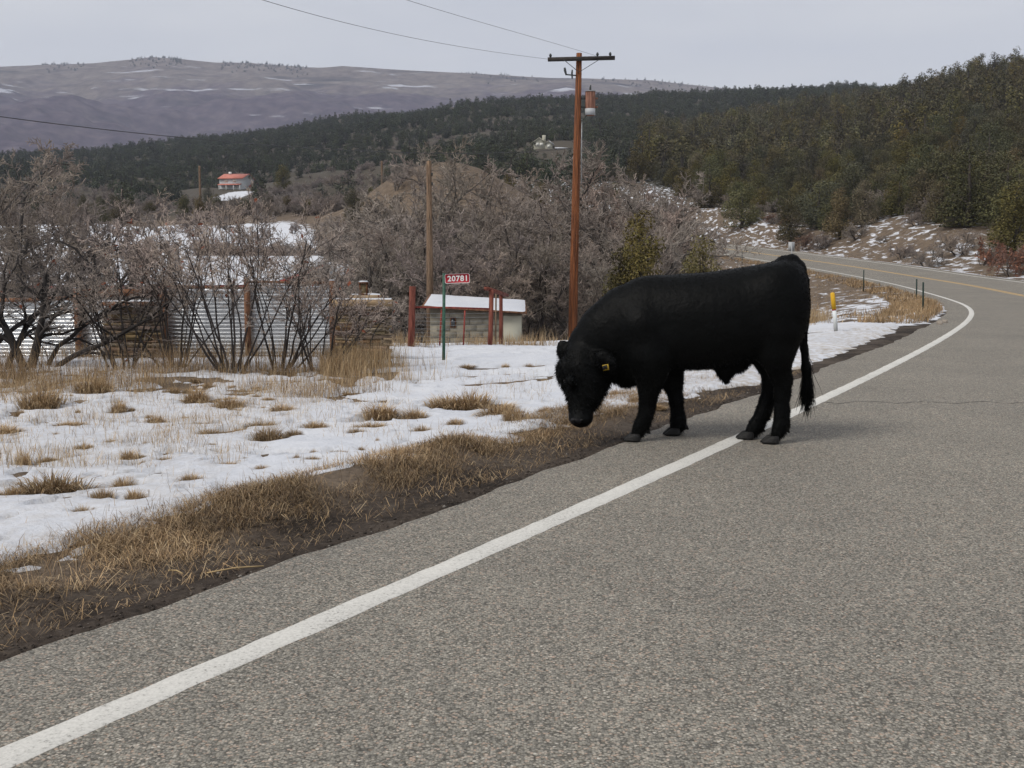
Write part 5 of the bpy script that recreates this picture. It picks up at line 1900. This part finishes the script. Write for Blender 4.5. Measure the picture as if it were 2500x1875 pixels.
# ------------------------------------------------------------------ house number sign
p = on_ground(1083, 886)
e = empty('address_sign', p)
Y = p[1]
tp = at(1084, 667, Y) - p
MB().beam((0, 0, -.1), tuple(tp), .046, .012, up=(0, 1, 0)).build('post', M['green'], e)
for s_ in (-1, 1):
    MB().beam((s_ * .021, .012, -.1), tuple(tp + A(s_ * .021, .012, 0)), .006, .026, up=(0, 1, 0)).build('post_flange', M['green'], e)
c0, c1, c2, c3 = [at(*q, Y) - p for q in ((1086, 669), (1147, 667), (1146, 690.5), (1087, 692.5))]
W_, H_ = np.linalg.norm(c1 - c0), np.linalg.norm(c3 - c0)
ctr = (c0 + c1 + c2 + c3) / 4 + A(0, -.02, 0)
ux = (c1 - c0) / W_
uz = A(-ux[2], 0, ux[0])


def plate(w, h, rad, y, name, m, par, th=.003):
    pts = []
    for cx_, cz_, a0 in ((w / 2 - rad, h / 2 - rad, 0), (-w / 2 + rad, h / 2 - rad, 90), (-w / 2 + rad, -h / 2 + rad, 180), (w / 2 - rad, -h / 2 + rad, 270)):
        for k_ in range(6):
            t = math.radians(a0 + 18 * k_)
            pts.append((cx_ + rad * math.cos(t), cz_ + rad * math.sin(t)))
    P = np.array([ctr + ux * a + uz * b_ + A(0, y, 0) for a, b_ in pts])
    n = len(P)
    V = np.concatenate([P, P + A(0, th, 0)])
    j = np.arange(n)
    sd_ = np.stack([j, (j + 1) % n, n + (j + 1) % n, n + j], 1)
    return MB().add(V, [np.array([list(range(n))]), np.array([list(range(n, 2 * n))[::-1]]), sd_]).build(name, m, par)


pl = plate(W_, H_, .025, 0, 'plate', M['white'], e)
plate(W_ - .022, H_ - .022, .016, -.003, 'red_field', M['signred'], pl)
cu = bpy.data.curves.new('digits', 'FONT')
cu.body = '20781'
cu.size = .128
cu.align_x, cu.align_y = 'CENTER', 'CENTER'
cu.extrude = .001
cu.offset = .0035
cu.space_character = 1.12
tmp = bpy.data.objects.new('digits', cu)
COL.objects.link(tmp)
dm = bpy.data.meshes.new_from_object(tmp.evaluated_get(bpy.context.evaluated_depsgraph_get()))
bpy.data.objects.remove(tmp)
V = np.empty(len(dm.vertices) * 3)
dm.vertices.foreach_get('co', V)
V = V.reshape(-1, 3)
V[:, 0] -= (V[:, 0].max() + V[:, 0].min()) / 2
V[:, 1] -= (V[:, 1].max() + V[:, 1].min()) / 2
V[:, 0] *= .84 * (W_ - .03) / np.ptp(V[:, 0])
V[:, 1] *= .70 * (H_ - .022) / np.ptp(V[:, 1])
V2 = ctr + V[:, :1] * ux + V[:, 1:2] * uz + A(0, -.0065, 0) - V[:, 2:3] * A(0, 1, 0)
dm.vertices.foreach_set('co', V2.ravel())
dm.materials.clear()
dm.materials.append(M['white'])
link('digits', dm, pl)
tag(e, 'red house number sign reading 20781 on a green steel post', 'sign')

# ------------------------------------------------------------------ corrugated fence with its posts
FY = 18.0
e = empty('corrugated_fence', at(500, 880, FY))
O = A(*e.location)


def fpt(px, py, dy=0.0):
    return at(px, py, FY + dy) - O


def fpost(px, ytop, wpx, dy=-.06, lean=2):
    q = fpt(px, ytop, dy)
    bz = gz(q[0] + O[0], q[1] + O[1]) - O[2]
    mb = MB().beam((q[0] - lean * .004, q[1], bz - .2), q, wpx * FY / F, .11, up=(0, 1, 0), taper=.93)
    o = mb.build('post', M['rpost'], e)
    MB().box(q + A(0, 0, .008), (wpx * FY / F * .9, .10, .016)).build('post_snow', M['snow'], o)


for px, yt, w in ((-60, 715, 15), (188, 704, 15), (398, 694, 14), (602, 677, 12), (810, 685, 12)):
    fpost(px, yt, w)
for (x0, y0, x1, y1, t) in ((-60, 735, 181, 728, 10), (196, 716, 392, 714, 18), (405, 700, 597, 703, 6), (608, 688, 804, 691, 7), (-60, 900, 181, 897, 8), (196, 889, 250, 889, 8)):
    MB().beam(fpt(x0, y0, -.03), fpt(x1, y1, -.03), t * FY / F, .05, up=(0, 1, 0)).build('rail', M['rpost'], e)


def panel(x0, x1, yt, yb_, seed):
    a, c = fpt(x0, yt, .03), fpt(x1, yt, .03)
    zb_ = fpt(x0, yb_, .03)[2]
    per = .066
    nz_ = int((a[2] - zb_) / per * 8)
    zz = np.linspace(zb_, a[2], nz_)
    r = np.random.RandomState(seed)
    xs_ = np.linspace(a[0], c[0], 24)
    X, Z = np.meshgrid(xs_, zz)
    sag = (fbm(X * 1.7, Z * 0 + seed, seed) - .5) * .03
    Yv = a[1] + .030 * np.cos((Z + sag) / per * 2 * math.pi) + (fbm(X * 1.2, Z * 1.2, seed + 9) - .5) * .05
    P = np.stack([X, Yv, Z + sag * .5], -1).reshape(-1, 3)
    link('corrugated_panel', mesh('corrugated_panel', P, grid_faces(nz_, 24), M['zinc'], True), e)


panel(-80, 90, 738, 900, 1)
panel(88, 182, 734, 897, 2)
panel(195, 262, 736, 888, 3)
panel(404, 500, 706, 885, 4)
panel(498, 598, 706, 880, 5)
panel(607, 706, 694, 872, 6)
panel(704, 805, 695, 868, 7)
tag(e, 'silver corrugated metal fence on red brown posts behind the shrubs', 'fence')


# ------------------------------------------------------------------ woodpiles
def log_mesh(seed, m):
    r = np.random.RandomState(seed)
    n = 6
    a = np.sort(r.uniform(0, 6.28, n))
    a = np.linspace(0, 6.28, n, endpoint=False) + r.uniform(-.35, .35, n)
    ring = np.stack([np.zeros(n), np.cos(a) * r.uniform(.75, 1.1, n), np.sin(a) * r.uniform(.6, 1.0, n)], 1)
    V = np.concatenate([ring + A(-.5, 0, 0), ring * A(1, .92, .95) + A(.5, 0, 0)])
    j = np.arange(n)
    return mesh('log', V, [np.stack([j, (j + 1) % n, n + (j + 1) % n, n + j], 1), np.array([list(range(n))[::-1], list(range(n, 2 * n))])], m)


LOGS = [log_mesh(i, M['log']) for i in range(5)]
LOGS2 = [log_mesh(i, M['log2']) for i in range(5)]


def woodpile(px0, px1, yt, yb_, Y, lg, seed, label, rot=.12):
    r = np.random.RandomState(seed)
    p0, p1 = at(px0, yt, Y), at(px1, yb_, Y)
    g = min(gz((p0[0] + p1[0]) / 2, Y), p1[2])
    e = empty('woodpile', ((p0[0] + p1[0]) / 2, Y, g))
    Wd, Ht = p1[0] - p0[0], p0[2] - g
    z = .03
    while z < Ht - .02:
        h_ = r.uniform(.032, .058)
        x = -Wd / 2
        while x < Wd / 2 - .1:
            L = min(r.uniform(.30, .48), Wd / 2 - x + .04)
            o = link('log', lg[r.randint(5)], e)
            o.location = (x + L / 2, r.uniform(-.05, .05), z)
            o.scale = (L, h_ * .75, h_ * .62)
            o.rotation_euler = (r.uniform(0, 6.28), r.normal(0, .03), r.normal(0, rot))
            x += L + .01
        z += h_ * .98
    MB().box((0, .12, Ht / 2), (Wd * .94, .12, Ht * .94)).build('inner_stack', M['log2'], e)
    return tag(e, label, 'woodpile', 'stacks of firewood at the fence'), Ht, Wd


wp, Ht, Wd = woodpile(818, 952, 750, 850, 17.2, LOGS, 1, 'stack of split yellow firewood with lumber on top, right of the corrugated fence')
woodpile(250, 398, 748, 892, 17.4, LOGS2, 2, 'grey brown stack of firewood between two corrugated panels')


def plank(px0, px1, y0, y1, Y, label, m='lumber', dep=.14, snowy=True):
    a, c = at(px0, (y0 + y1) / 2, Y), at(px1, (y0 + y1) / 2, Y)
    th = (y1 - y0) * Y / F
    e = empty('lumber_beam', (a + c) / 2)
    L = c[0] - a[0]
    MB().box((0, 0, 0), (L, dep, th)).build('beam', M[m], e)
    if snowy:
        n = 16
        xs_ = np.linspace(-L / 2 + .01, L / 2 - .01, n)
        hh = .012 + .02 * vn(xs_ * 6, xs_ * 0 + px0, 5)
        V = np.concatenate([np.stack([xs_, np.full(n, s_ * dep * .47), np.full(n, th / 2)], 1) for s_ in (-1, 1)] + [np.stack([xs_, np.full(n, s_ * dep * .36), th / 2 + hh], 1) for s_ in (-1, 1)])
        j = np.arange(n - 1)
        q = lambda a_, b_: np.stack([a_ * n + j, a_ * n + j + 1, b_ * n + j + 1, b_ * n + j], 1)
        MB().add(V, np.concatenate([q(0, 2), q(2, 3), q(3, 1)])).build('beam_snow', M['snow'], e)
    tag(e, label, 'lumber')


plank(813, 958, 731, 748, 17.1, 'thick pale squared beam lying along the top of the yellow firewood')
plank(855, 930, 720, 730.5, 17.15, 'short pale beam lying on the thick beam over the firewood')
plank(245, 400, 736, 747, 17.3, 'grey board lying on top of the grey brown firewood', 'rpost')

# little lantern shaped feeder on the lumber
p = at(888, 719, 17.15)
e = empty('bird_feeder', p)
h_ = (719 - 684) * 17.15 / F
w_ = 20 * 17.15 / F
MB().box((0, 0, .008), (w_ * 1.1, w_ * 1.1, .016)).build('base', M['lantern'], e)
for sx_ in (-1, 1):
    for sy_ in (-1, 1):
        MB().beam((sx_ * w_ * .42, sy_ * w_ * .42, .016), (sx_ * w_ * .42, sy_ * w_ * .42, h_ * .78), .016, .016).build('corner_post', M['lantern'], e)
MB().box((0, 0, h_ * .40), (w_ * .62, w_ * .62, h_ * .68)).build('seed_box', M['log'], e)
MB().box((0, 0, h_ * .82), (w_ * 1.25, w_ * 1.25, .02), taper=.8).build('roof', M['lantern'], e)
MB().box((0, 0, h_ * .82 + .021), (w_ * 1.1, w_ * 1.1, .022), taper=.7).build('roof_snow', M['snow'], e)
tag(e, 'small brown box feeder with a snowy top standing on the lumber', 'feeder')

# ------------------------------------------------------------------ red fence at the driveway
RY = 21.5
e = empty('red_wire_fence', at(1005, 852, RY))
O = A(*e.location)


def rpt(px, py, dy=0.0):
    return at(px, py, RY + dy) - O


def rpost(name, px0, yt, px1, yb_, wpx, dy, m, par):
    t_, b_ = rpt(px0, yt, dy), rpt(px1, yb_, dy)
    b_ = b_ + (b_ - t_) * .12
    return MB().tube([b_, (t_ + b_) / 2 + A(.006, 0, 0), t_], [wpx * RY / F / 2 * 1.06, wpx * RY / F / 2, wpx * RY / F / 2 * .95], 10).build(name, m, par, True)


rpost('corner_post', 1007, 699, 1003, 852, 17, 0, M['redp'], e)
MB().tube([rpt(1014, 750), rpt(1100, 751, .5), rpt(1194, 754, 1.0)], .019, 8).build('rail', M['red'], e)
for a_, c_, y0 in ((1078, 1073, 756), (1135, 1131, 758)):
    MB().tube([rpt(a_, y0, .6), rpt(c_, 848, .6)], .017, 8).build('stay', M['red'], e)
for k_ in range(9):
    y0 = 764 + k_ * 9.5
    P = [rpt(1010 + (1196 - 1010) * t, y0 + 2 * math.sin(t * 3.1), t) for t in np.linspace(0, 1, 9)]
    MB().tube(P, .0028, 4).build('wire', M['steel'], e)
tag(e, 'red pipe and wire fence behind the house number sign', 'fence')
e = empty('gate_brace', at(1205, 848, RY + .6))
O = A(*e.location)
rpost('post', 1200, 708, 1196, 848, 12, .3, M['redp'], e)
rpost('post', 1223, 714, 1222, 850, 10, 1.4, M['redp'], e)
rpost('post', 1211, 712, 1209, 848, 4.5, 1.2, M['pole2'], e)
MB().beam(rpt(1187, 704, .2), rpt(1237, 721, 1.7), .10, .065).build('cap_beam', M['redp'], e)
tag(e, 'pair of leaning dark red posts joined by a tilted cap beam', 'gate post')

# ------------------------------------------------------------------ small block shed
SY0 = 31.0
e = empty('block_shed', at(1160, 850, SY0))
O = A(*e.location)
O[2] = gz(O[0], O[1])
e.location = O
xl, xr = at(1050, 800, SY0)[0] - O[0], at(1275, 800, SY0)[0] - O[0]
zl, zr_ = at(1050, 752, SY0)[2] - O[2], at(1275, 768, SY0)[2] - O[2]
D_ = 2.6
V = [(xl, 0, -.4), (xr, 0, -.4), (xr, 0, zr_), (xl, 0, zl), (xl, D_, -.4), (xr, D_, -.4), (xr, D_, zr_ + .25), (xl, D_, zl + .25)]
MB().add(V, np.array([(0, 1, 2, 3), (1, 5, 6, 2), (5, 4, 7, 6), (4, 0, 3, 7), (3, 2, 6, 7)])).build('wall', M['block'], e)
# courses of block, laid in half bond on the front
bl = MB().box((0, 0, 0), (.385, .02, .185)).data('block', M['block'])
row = 0
z = -.1
while z < zl - .12:
    x = xl + (.2 if row % 2 else 0) + .2
    while x < xr - .15:
        zt_ = zl + (zr_ - zl) * (x - xl) / (xr - xl)
        if z + .1 < zt_ - .02 and not (abs(x - (at(1106, 787, SY0)[0] - O[0])) < .26 and abs(z - (at(1106, 787, SY0)[2] - O[2])) < .22):
            o = link('block', bl, e)
            o.location = (x, -.008, z)
        x += .4
    z += .2
    row += 1
wc = at(1106, 787, SY0) - O
wf = MB().box((wc[0], -.012, wc[2]), (.17, .03, .31)).build('window', M['lantern'], e)
MB().box((wc[0], -.032, wc[2]), (.12, .012, .25)).build('pane', M['window'], wf)
rv = []
for s_, dz in ((0, 0), (1, .05)):
    rv += [(xl - .22, -.25, zl + .03 + dz), (xr + .14, -.25, zr_ + .03 + dz), (xr + .14, D_ + .15, zr_ + .29 + dz), (xl - .22, D_ + .15, zl + .29 + dz)]
rf = MB().add(rv, np.array([(0, 3, 2, 1), (4, 5, 6, 7), (0, 1, 5, 4), (1, 2, 6, 5), (2, 3, 7, 6), (3, 0, 4, 7)])).build('roof', M['rpost'], e)
n1_, n2_ = 40, 14
a_, b_ = np.meshgrid(np.linspace(0, 1, n1_), np.linspace(0, 1, n2_))
ed = np.minimum(np.minimum(a_, 1 - a_) * 12, np.minimum(b_, 1 - b_) * 6).clip(0, 1)
X = xl - .16 + (xr - xl + .27) * a_
Yv = -.24 + (D_ + .36) * b_
Z = zl + (zr_ - zl) * a_ + .08 + .26 * (Yv + .25) / (D_ + .4) + .04 * np.sqrt(ed) + .03 * (fbm(a_ * 8, b_ * 4, 3) - .5)
link('roof_snow', mesh('roof_snow', np.stack([X, Yv, Z], -1).reshape(-1, 3), grid_faces(n2_, n1_), M['snow'], True), rf)
dc = at(1239, 805, SY0) - O
MB().box((dc[0] + .15, -.02, dc[2] - .15), (.55, .03, 1.15)).build('door', M['beige'], e)
tag(e, 'small pale block shed with a snowy slanted roof behind the red posts', 'shed')

# ------------------------------------------------------------------ low house with snowy roof behind the fence
HY = 56.0
e = empty('low_house', at(400, 720, HY))
O = A(*e.location)
O[2] = gz(O[0], O[1]) - .1
e.location = O


def hp(px, py, dy=0.0):
    return at(px, py, HY + dy) - O


def slab(P0, P1, P2, P3, th, name, m, par):
    P = np.array([P0, P1, P2, P3], float)
    n = np.cross(P[1] - P[0], P[3] - P[0])
    n /= np.linalg.norm(n)
    n = n if n[2] > 0 else -n
    return MB().add(np.concatenate([P, P + n * th]), np.array([(0, 3, 2, 1), (4, 5, 6, 7), (0, 1, 5, 4), (1, 2, 6, 5), (2, 3, 7, 6), (3, 0, 4, 7)])).build(name, m, par)


eL, eR = hp(-250, 704), hp(735, 704)
ridge = hp(0, 637, 5.0)[2]
rL, rR = A(eL[0] - .3, 5.0, ridge), A(hp(800, 640, 5)[0], 5.0, ridge)
MB().box(((eL[0] + eR[0]) / 2, 5.0, eL[2] / 2), (eR[0] - eL[0] - .6, 9.4, eL[2])).build('wall', M['greywall'], e)
r1_ = slab(eL, eR, rR, rL, .12, 'roof', M['redtrim'], e)
slab(A(eL[0], 10, eL[2]), A(eR[0], 10, eR[2]), rR + A(0, .01, 0), rL + A(0, .01, 0), .12, 'roof', M['redtrim'], e)
n1_, n2_ = 90, 22
a_, b_ = np.meshgrid(np.linspace(0, 1, n1_), np.linspace(0, 1, n2_))
Pn = (eL[None, None] * (1 - a_)[..., None] + eR[None, None] * a_[..., None]) * (1 - b_)[..., None] + (rL[None, None] * (1 - a_)[..., None] + rR[None, None] * a_[..., None]) * b_[..., None]
ed = np.minimum(np.minimum(a_, 1 - a_) * 40, np.minimum(b_ + .01, 1.2 - b_) * 10).clip(0, 1)
Pn[..., 2] += .13 + .16 * np.sqrt(ed) + .09 * (fbm(a_ * 30, b_ * 7, 5) - .5)
link('roof_snow', mesh('roof_snow', Pn.reshape(-1, 3), grid_faces(n2_, n1_), M['snow'], True), r1_)
for px, y0, y1, w in ((432, 592, 660, .17), (30, 585, 640, .30)):
    q = hp(px, y1, 4.0)
    t_ = hp(px, y0, 4.0)
    fl = MB().tube([(q[0], q[1], q[2] - .6), (q[0], q[1], t_[2] - .12)], w, 12).build('flue', M['flue'], e, True)
    MB().tube([(q[0], q[1], t_[2] - .10), (q[0], q[1], t_[2])], [w * 1.4, w * 1.3], 12).build('flue_cap', M['flue'], fl, True)
# cross gable with red fascia at the right end
ga, gl, gr = hp(795, 650, -1.2), hp(692, 690, -1.2), hp(872, 712, -1.2)
MB().add([(gl[0] + .2, gl[1], -.2), (gr[0] - .2, gr[1], -.2), (gr[0] - .2, gr[1], gr[2]), ga, (gl[0] + .2, gl[1], gl[2])], np.array([(0, 1, 2, 3, 4)])).build('gable_wall', M['siding'], e)
MB().box(((gr[0] - .25), 2.0, gr[2] / 2), (.1, 6.0, gr[2])).build('side_wall', M['greywall'], e)
ov = A(0, -.35, 0)
sl1 = slab(gl + ov + A(-.2, 0, .0), ga + ov, ga + A(0, 6, 0), gl + A(-.2, 6, 0), .09, 'roof', M['darkroof'], e)
sl2 = slab(ga + ov, gr + ov + A(.3, 0, -.1), gr + A(.3, 6, -.1), ga + A(0, 6, 0), .09, 'roof', M['darkroof'], e)
slab(gl + A(-.2, -.2, .10), ga + A(0, -.2, .10), ga + A(0, 6, .10), gl + A(-.2, 6, .10), .12, 'roof_snow', M['snow'], sl1)
slab(ga + A(0, -.2, .10), gr + A(.25, -.2, .0), gr + A(.25, 6, .0), ga + A(0, 6, .10), .12, 'roof_snow', M['snow'], sl2)
MB().beam(gl + ov + A(-.2, -.03, 0), ga + ov + A(0, -.03, .04), .16, .04, up=(0, 1, 0)).build('fascia', M['redtrim'], e)
MB().beam(ga + ov + A(0, -.03, .04), gr + ov + A(.3, -.03, -.08), .10, .04, up=(0, 1, 0)).build('fascia', M['greywall'], e)
q = hp(832, 722, -1.2)
wf = MB().box((q[0], gl[1] - .03, q[2]), (.44, .06, .36)).build('window', M['lantern'], e)
MB().box((q[0], gl[1] - .07, q[2]), (.34, .03, .26)).build('pane', M['window'], wf)
tag(e, 'low grey house with a broad snow covered roof behind the corrugated fence', 'house')


# ------------------------------------------------------------------ far houses
def far_house():
    Y = 372.0
    k_ = Y / F
    p = at(560, 466, Y)
    e = empty('red_roofed_house', (p[0], Y, min(p[2], gz(p[0], Y))))
    O = A(*e.location)
    q = lambda px, py, dy=0.0: at(px, py, Y + dy) - O
    # main two storey block: front spans 521..577, side wall to 605
    fx0, fx1, sx1 = q(521, 0)[0], q(578, 0)[0], q(606, 0, 5)[0]
    ze, zr2, zb2 = q(550, 436)[2], q(550, 424)[2], -1.0
    A_, B_, C_, D_ = A(fx0, 0, 0), A(fx1, -1.0, 0), A(sx1, 6.0, 0), A(sx1 - (fx1 - fx0), 7.0, 0)
    V = [P + A(0, 0, z) for z in (zb2, ze) for P in (A_, B_, C_, D_)]
    m1, m2 = (A_ + D_) / 2 + A(0, 0, zr2), (B_ + C_) / 2 + A(0, 0, zr2)
    V += [m1, m2]
    w = MB().add(V, [np.array([(0, 1, 5, 4), (1, 2, 6, 5), (2, 3, 7, 6), (3, 0, 4, 7)]), np.array([(5, 6, 9), (7, 4, 8)])]).build('wall', M['siding'], e)
    ov = A(-.5, -.7, -.25)
    for P0, P1 in ((A_, B_), (D_, C_)):
        sgn = 1 if P0 is A_ else -1
        slab(P0 + A(-.5, -.6 * sgn, ze - .15), P1 + A(.5, -.6 * sgn, ze - .15), m2 + A(.6, 0, .02), m1 + A(-.6, 0, .02), .18, 'roof', M['redroof'], e)
    MB().box(q(562, 423, 3) + A(0, 0, 0), (.9, .9, .9)).build('chimney', M['white'], e)
    por = slab(A_ + A(-.3, -1.8, q(0, 453)[2]), B_ + A(-.2, -1.8, q(0, 453)[2]), B_ + A(0, -.05, q(0, 449.5)[2]), A_ + A(0, -.05, q(0, 449.5)[2]), .15, 'porch_roof', M['redroof'], e)
    for t in (.03, .35, .68, .97):
        P = A_ * (1 - t) + B_ * t + A(0, -1.65, 0)
        MB().beam(P + A(0, 0, -.4), P + A(0, 0, q(0, 453)[2]), .18, .18).build('porch_post', M['white'], e)
    dirx = (B_ - A_) / np.linalg.norm(B_ - A_)
    for px0, px1, y0, y1 in ((534, 542, 438, 444), (556, 564, 438, 444), (531, 536, 456, 466), (539, 543, 456, 466), (556, 561, 456, 466), (564, 569, 456, 466)):
        t = ((px0 + px1) / 2 - 521) / 57
        c = A_ + (B_ - A_) * t + A(0, -.05, (q(0, y0)[2] + q(0, y1)[2]) / 2)
        w_ = (px1 - px0) * k_
        h_ = (y1 - y0) * k_
        fr = MB().box(c, (w_ + .2, .10, h_ + .2), rotz(math.atan2(dirx[1], dirx[0]))).build('window', M['white'], e)
        MB().box(c + A(0, -.08, 0), (w_, .06, h_), rotz(math.atan2(dirx[1], dirx[0]))).build('pane', M['curtain'], fr)
    # low wing at right
    g0, g1 = q(604, 456, 3), q(626, 456, 3)
    MB().box(((g0[0] + g1[0]) / 2, 5.5, g0[2] / 2 - .3), (g1[0] - g0[0], 5, g0[2] + .6)).build('wing_wall', M['beige'], e)
    slab(A(g0[0] - .4, 2.6, g0[2] - .1), A(g1[0] + .3, 2.6, g1[2] - .1), A(g1[0], 5.5, q(0, 446, 5.5)[2]), A(g0[0] + 1.2, 5.5, q(0, 446, 5.5)[2]), .15, 'wing_roof', M['redroof'], e)
    tag(e, 'two storey grey house with a red metal roof in the valley', 'house')
    Y2 = YB
    p = at(1330, 366, Y2)
    e2 = empty('beige_house', (p[0], Y2, min(p[2], gz(p[0], Y2))))
    O2 = A(*e2.location)
    q2 = lambda px, py, dy=0.0: at(px, py, Y2 + dy) - O2
    for (x0, x1, ytop, ye, nm) in ((1302, 1331, 337, 349, 'wall'), (1331, 1349, 345, 352, 'wall')):
        a, c = q2(x0, ye), q2(x1, ye)
        t_ = q2((x0 + x1) / 2, ytop)
        V = [(a[0], 0, -3), (c[0], 0, -3), (c[0], 0, c[2]), tuple(t_), (a[0], 0, a[2])]
        V += [(v[0], v[1] + 6, v[2]) for v in V]
        MB().add(V, [np.array([(0, 1, 2, 3, 4), (9, 8, 7, 6, 5)]), np.array([(0, 5, 6, 1), (1, 6, 7, 2), (4, 9, 5, 0)])]).build(nm, M['beige'], e2)
        slab(A(a[0] - .4, -.4, a[2] - .1), t_ + A(0, -.4, .05), t_ + A(0, 6.3, .05), A(a[0] - .4, 6.3, a[2] - .1), .18, 'roof', M['beige'], e2)
        slab(t_ + A(0, -.4, .05), A(c[0] + .4, -.4, c[2] - .1), A(c[0] + .4, 6.3, c[2] - .1), t_ + A(0, 6.3, .05), .18, 'roof', M['snow'] if x0 > 1310 else M['beige'], e2)
    MB().box(q2(1328, 341, 1), (1.2, 1.2, 3.0)).build('chimney', M['beige'], e2)
    for px, py in ((1312, 353), (1322, 353), (1340, 357)):
        f_ = MB().box(q2(px, py) + A(0, -.05, 0), (1.1, .1, 1.1)).build('window', M['white'], e2)
        MB().box(q2(px, py) + A(0, -.12, 0), (.8, .06, .8)).build('pane', M['curtain'], f_)
    c = q2(1370, 364)
    MB().box((c[0], 1, c[2] / 2 - 1), (20 * Y2 / F, 5, c[2] + 2)).build('garage_wall', M['white'], e2)
    slab(A(c[0] - 2.2, -1.8, c[2]), A(c[0] + 2.2, -1.8, c[2]), A(c[0] + 2.2, 4, c[2] + .8), A(c[0] - 2.2, 4, c[2] + .8), .3, 'garage_roof', M['snow'], e2)
    tag(e2, 'beige gabled house on the wooded slope left of the brown pole', 'house')


far_house()

# ------------------------------------------------------------------ posts along the bend
def tpost(px, yt, yb_, Y, label):
    p = at(px, yb_, Y)
    p[2] = min(p[2], gz(p[0], p[1]))
    t_ = at(px, yt, Y) - p
    e = empty('steel_post', p)
    MB().beam((0, 0, -.2), t_, .06 if Y > 40 else .05, .012, up=(0, 1, 0)).build('blade', M['dgreen'], e)
    MB().beam((0, .02, -.2), t_ + A(0, .02, 0), .012, .04, up=(0, 1, 0)).build('rib', M['dgreen'], e)
    tag(e, label, 'post', 'dark green posts along the bend')


tpost(2254, 689, 767, 30, 'tallest dark green steel post in the tan grass at the bend')
tpost(2238, 681, 732, 45, 'dark green post just left behind the tallest post at the bend')
tpost(2109, 659, 697, 58, 'dark green post in front of the far lane, middle of the bend')
tpost(1950, 628, 648, 88, 'short dark post beside the road just right of the bull\'s tail head')
tpost(1812, 612, 639, 100, 'farthest thin dark post, above the bull\'s loin')

p = on_ground(2042, 811, 10, 60)
Y = p[1]
e = empty('marker_post', p)
t_ = at(2032, 714, Y) - p
kk = lambda f_: tuple(t_ * f_)
MB().tube([(0, 0, -.1), kk(.3), kk(.55)], 4.9 * Y / F, 12).build('lower_tube', M['wplastic'], e, True)
MB().tube([kk(.55), kk(.575)], 5.1 * Y / F, 12).build('red_band', M['signred'], e, True)
MB().tube([kk(.575), kk(.8), kk(.97), kk(.99), kk(1.0)], np.array([5.4, 5.4, 5.2, 4.2, 2.2]) * Y / F, 12).build('yellow_cap', M['yplastic'], e, True)
tag(e, 'white marker post with a yellow top and red band on the slope', 'marker post')

Y = 93.0
p = at(1933, 650, Y)
p[2] = min(p[2], gz(p[0], Y))
e = empty('road_sign', p)
MB().beam((0, 0, -.2), at(1933, 592, Y) - p, .07, .05, up=(0, 1, 0)).build('post', M['signback'], e)
MB().box(at(1932.5, 602, Y) - p + A(0, .04, 0), (15 * Y / F, .012, 22 * Y / F)).build('panel', M['signback'], e)
tag(e, 'grey back of a road sign beside the far road above the bull\'s rump', 'sign')

p = on_ground(1250, 903, 14, 40)
for i, (px, py) in enumerate(((2305, 788), (2294, 792))):
    q = on_ground(px, py, 15, 60)
    r = np.random.RandomState(i)
    V = np.array([(x, y, z) for z in (-.5, .6) for y in (-.5, .5) for x in (-.7, .7)]) * .09 + r.normal(0, .012, (8, 3))
    o = MB().add(V, np.array([(0, 2, 3, 1), (4, 5, 7, 6), (0, 1, 5, 4), (2, 6, 7, 3), (0, 4, 6, 2), (1, 3, 7, 5)])).build('stone', M['rock'])
    o.location = q + A(0, 0, .02)
    tag(o, ('pale stone at the tip of the tan grass by the bend', 'second pale stone beside the one at the bend')[i], 'stone')

# ------------------------------------------------------------------ air
HAZE = 1.25e-4
if HAZE:
    m = bpy.data.materials.new('winter_air')
    m.use_nodes = True
    N, Lk = m.node_tree.nodes, m.node_tree.links
    N.remove(N['Principled BSDF'])
    v = N.new('ShaderNodeVolumePrincipled')
    v.inputs['Color'].default_value = (.72, .80, 1.0, 1)
    v.inputs['Density'].default_value = HAZE
    Lk.new(v.outputs[0], N['Material Output'].inputs['Volume'])
    hz_ = MB().box((0, 1900, 400), (9000, 4400, 820)).build('haze', m)
    tag(hz_, 'thin cool winter air', 'haze', kind='stuff')
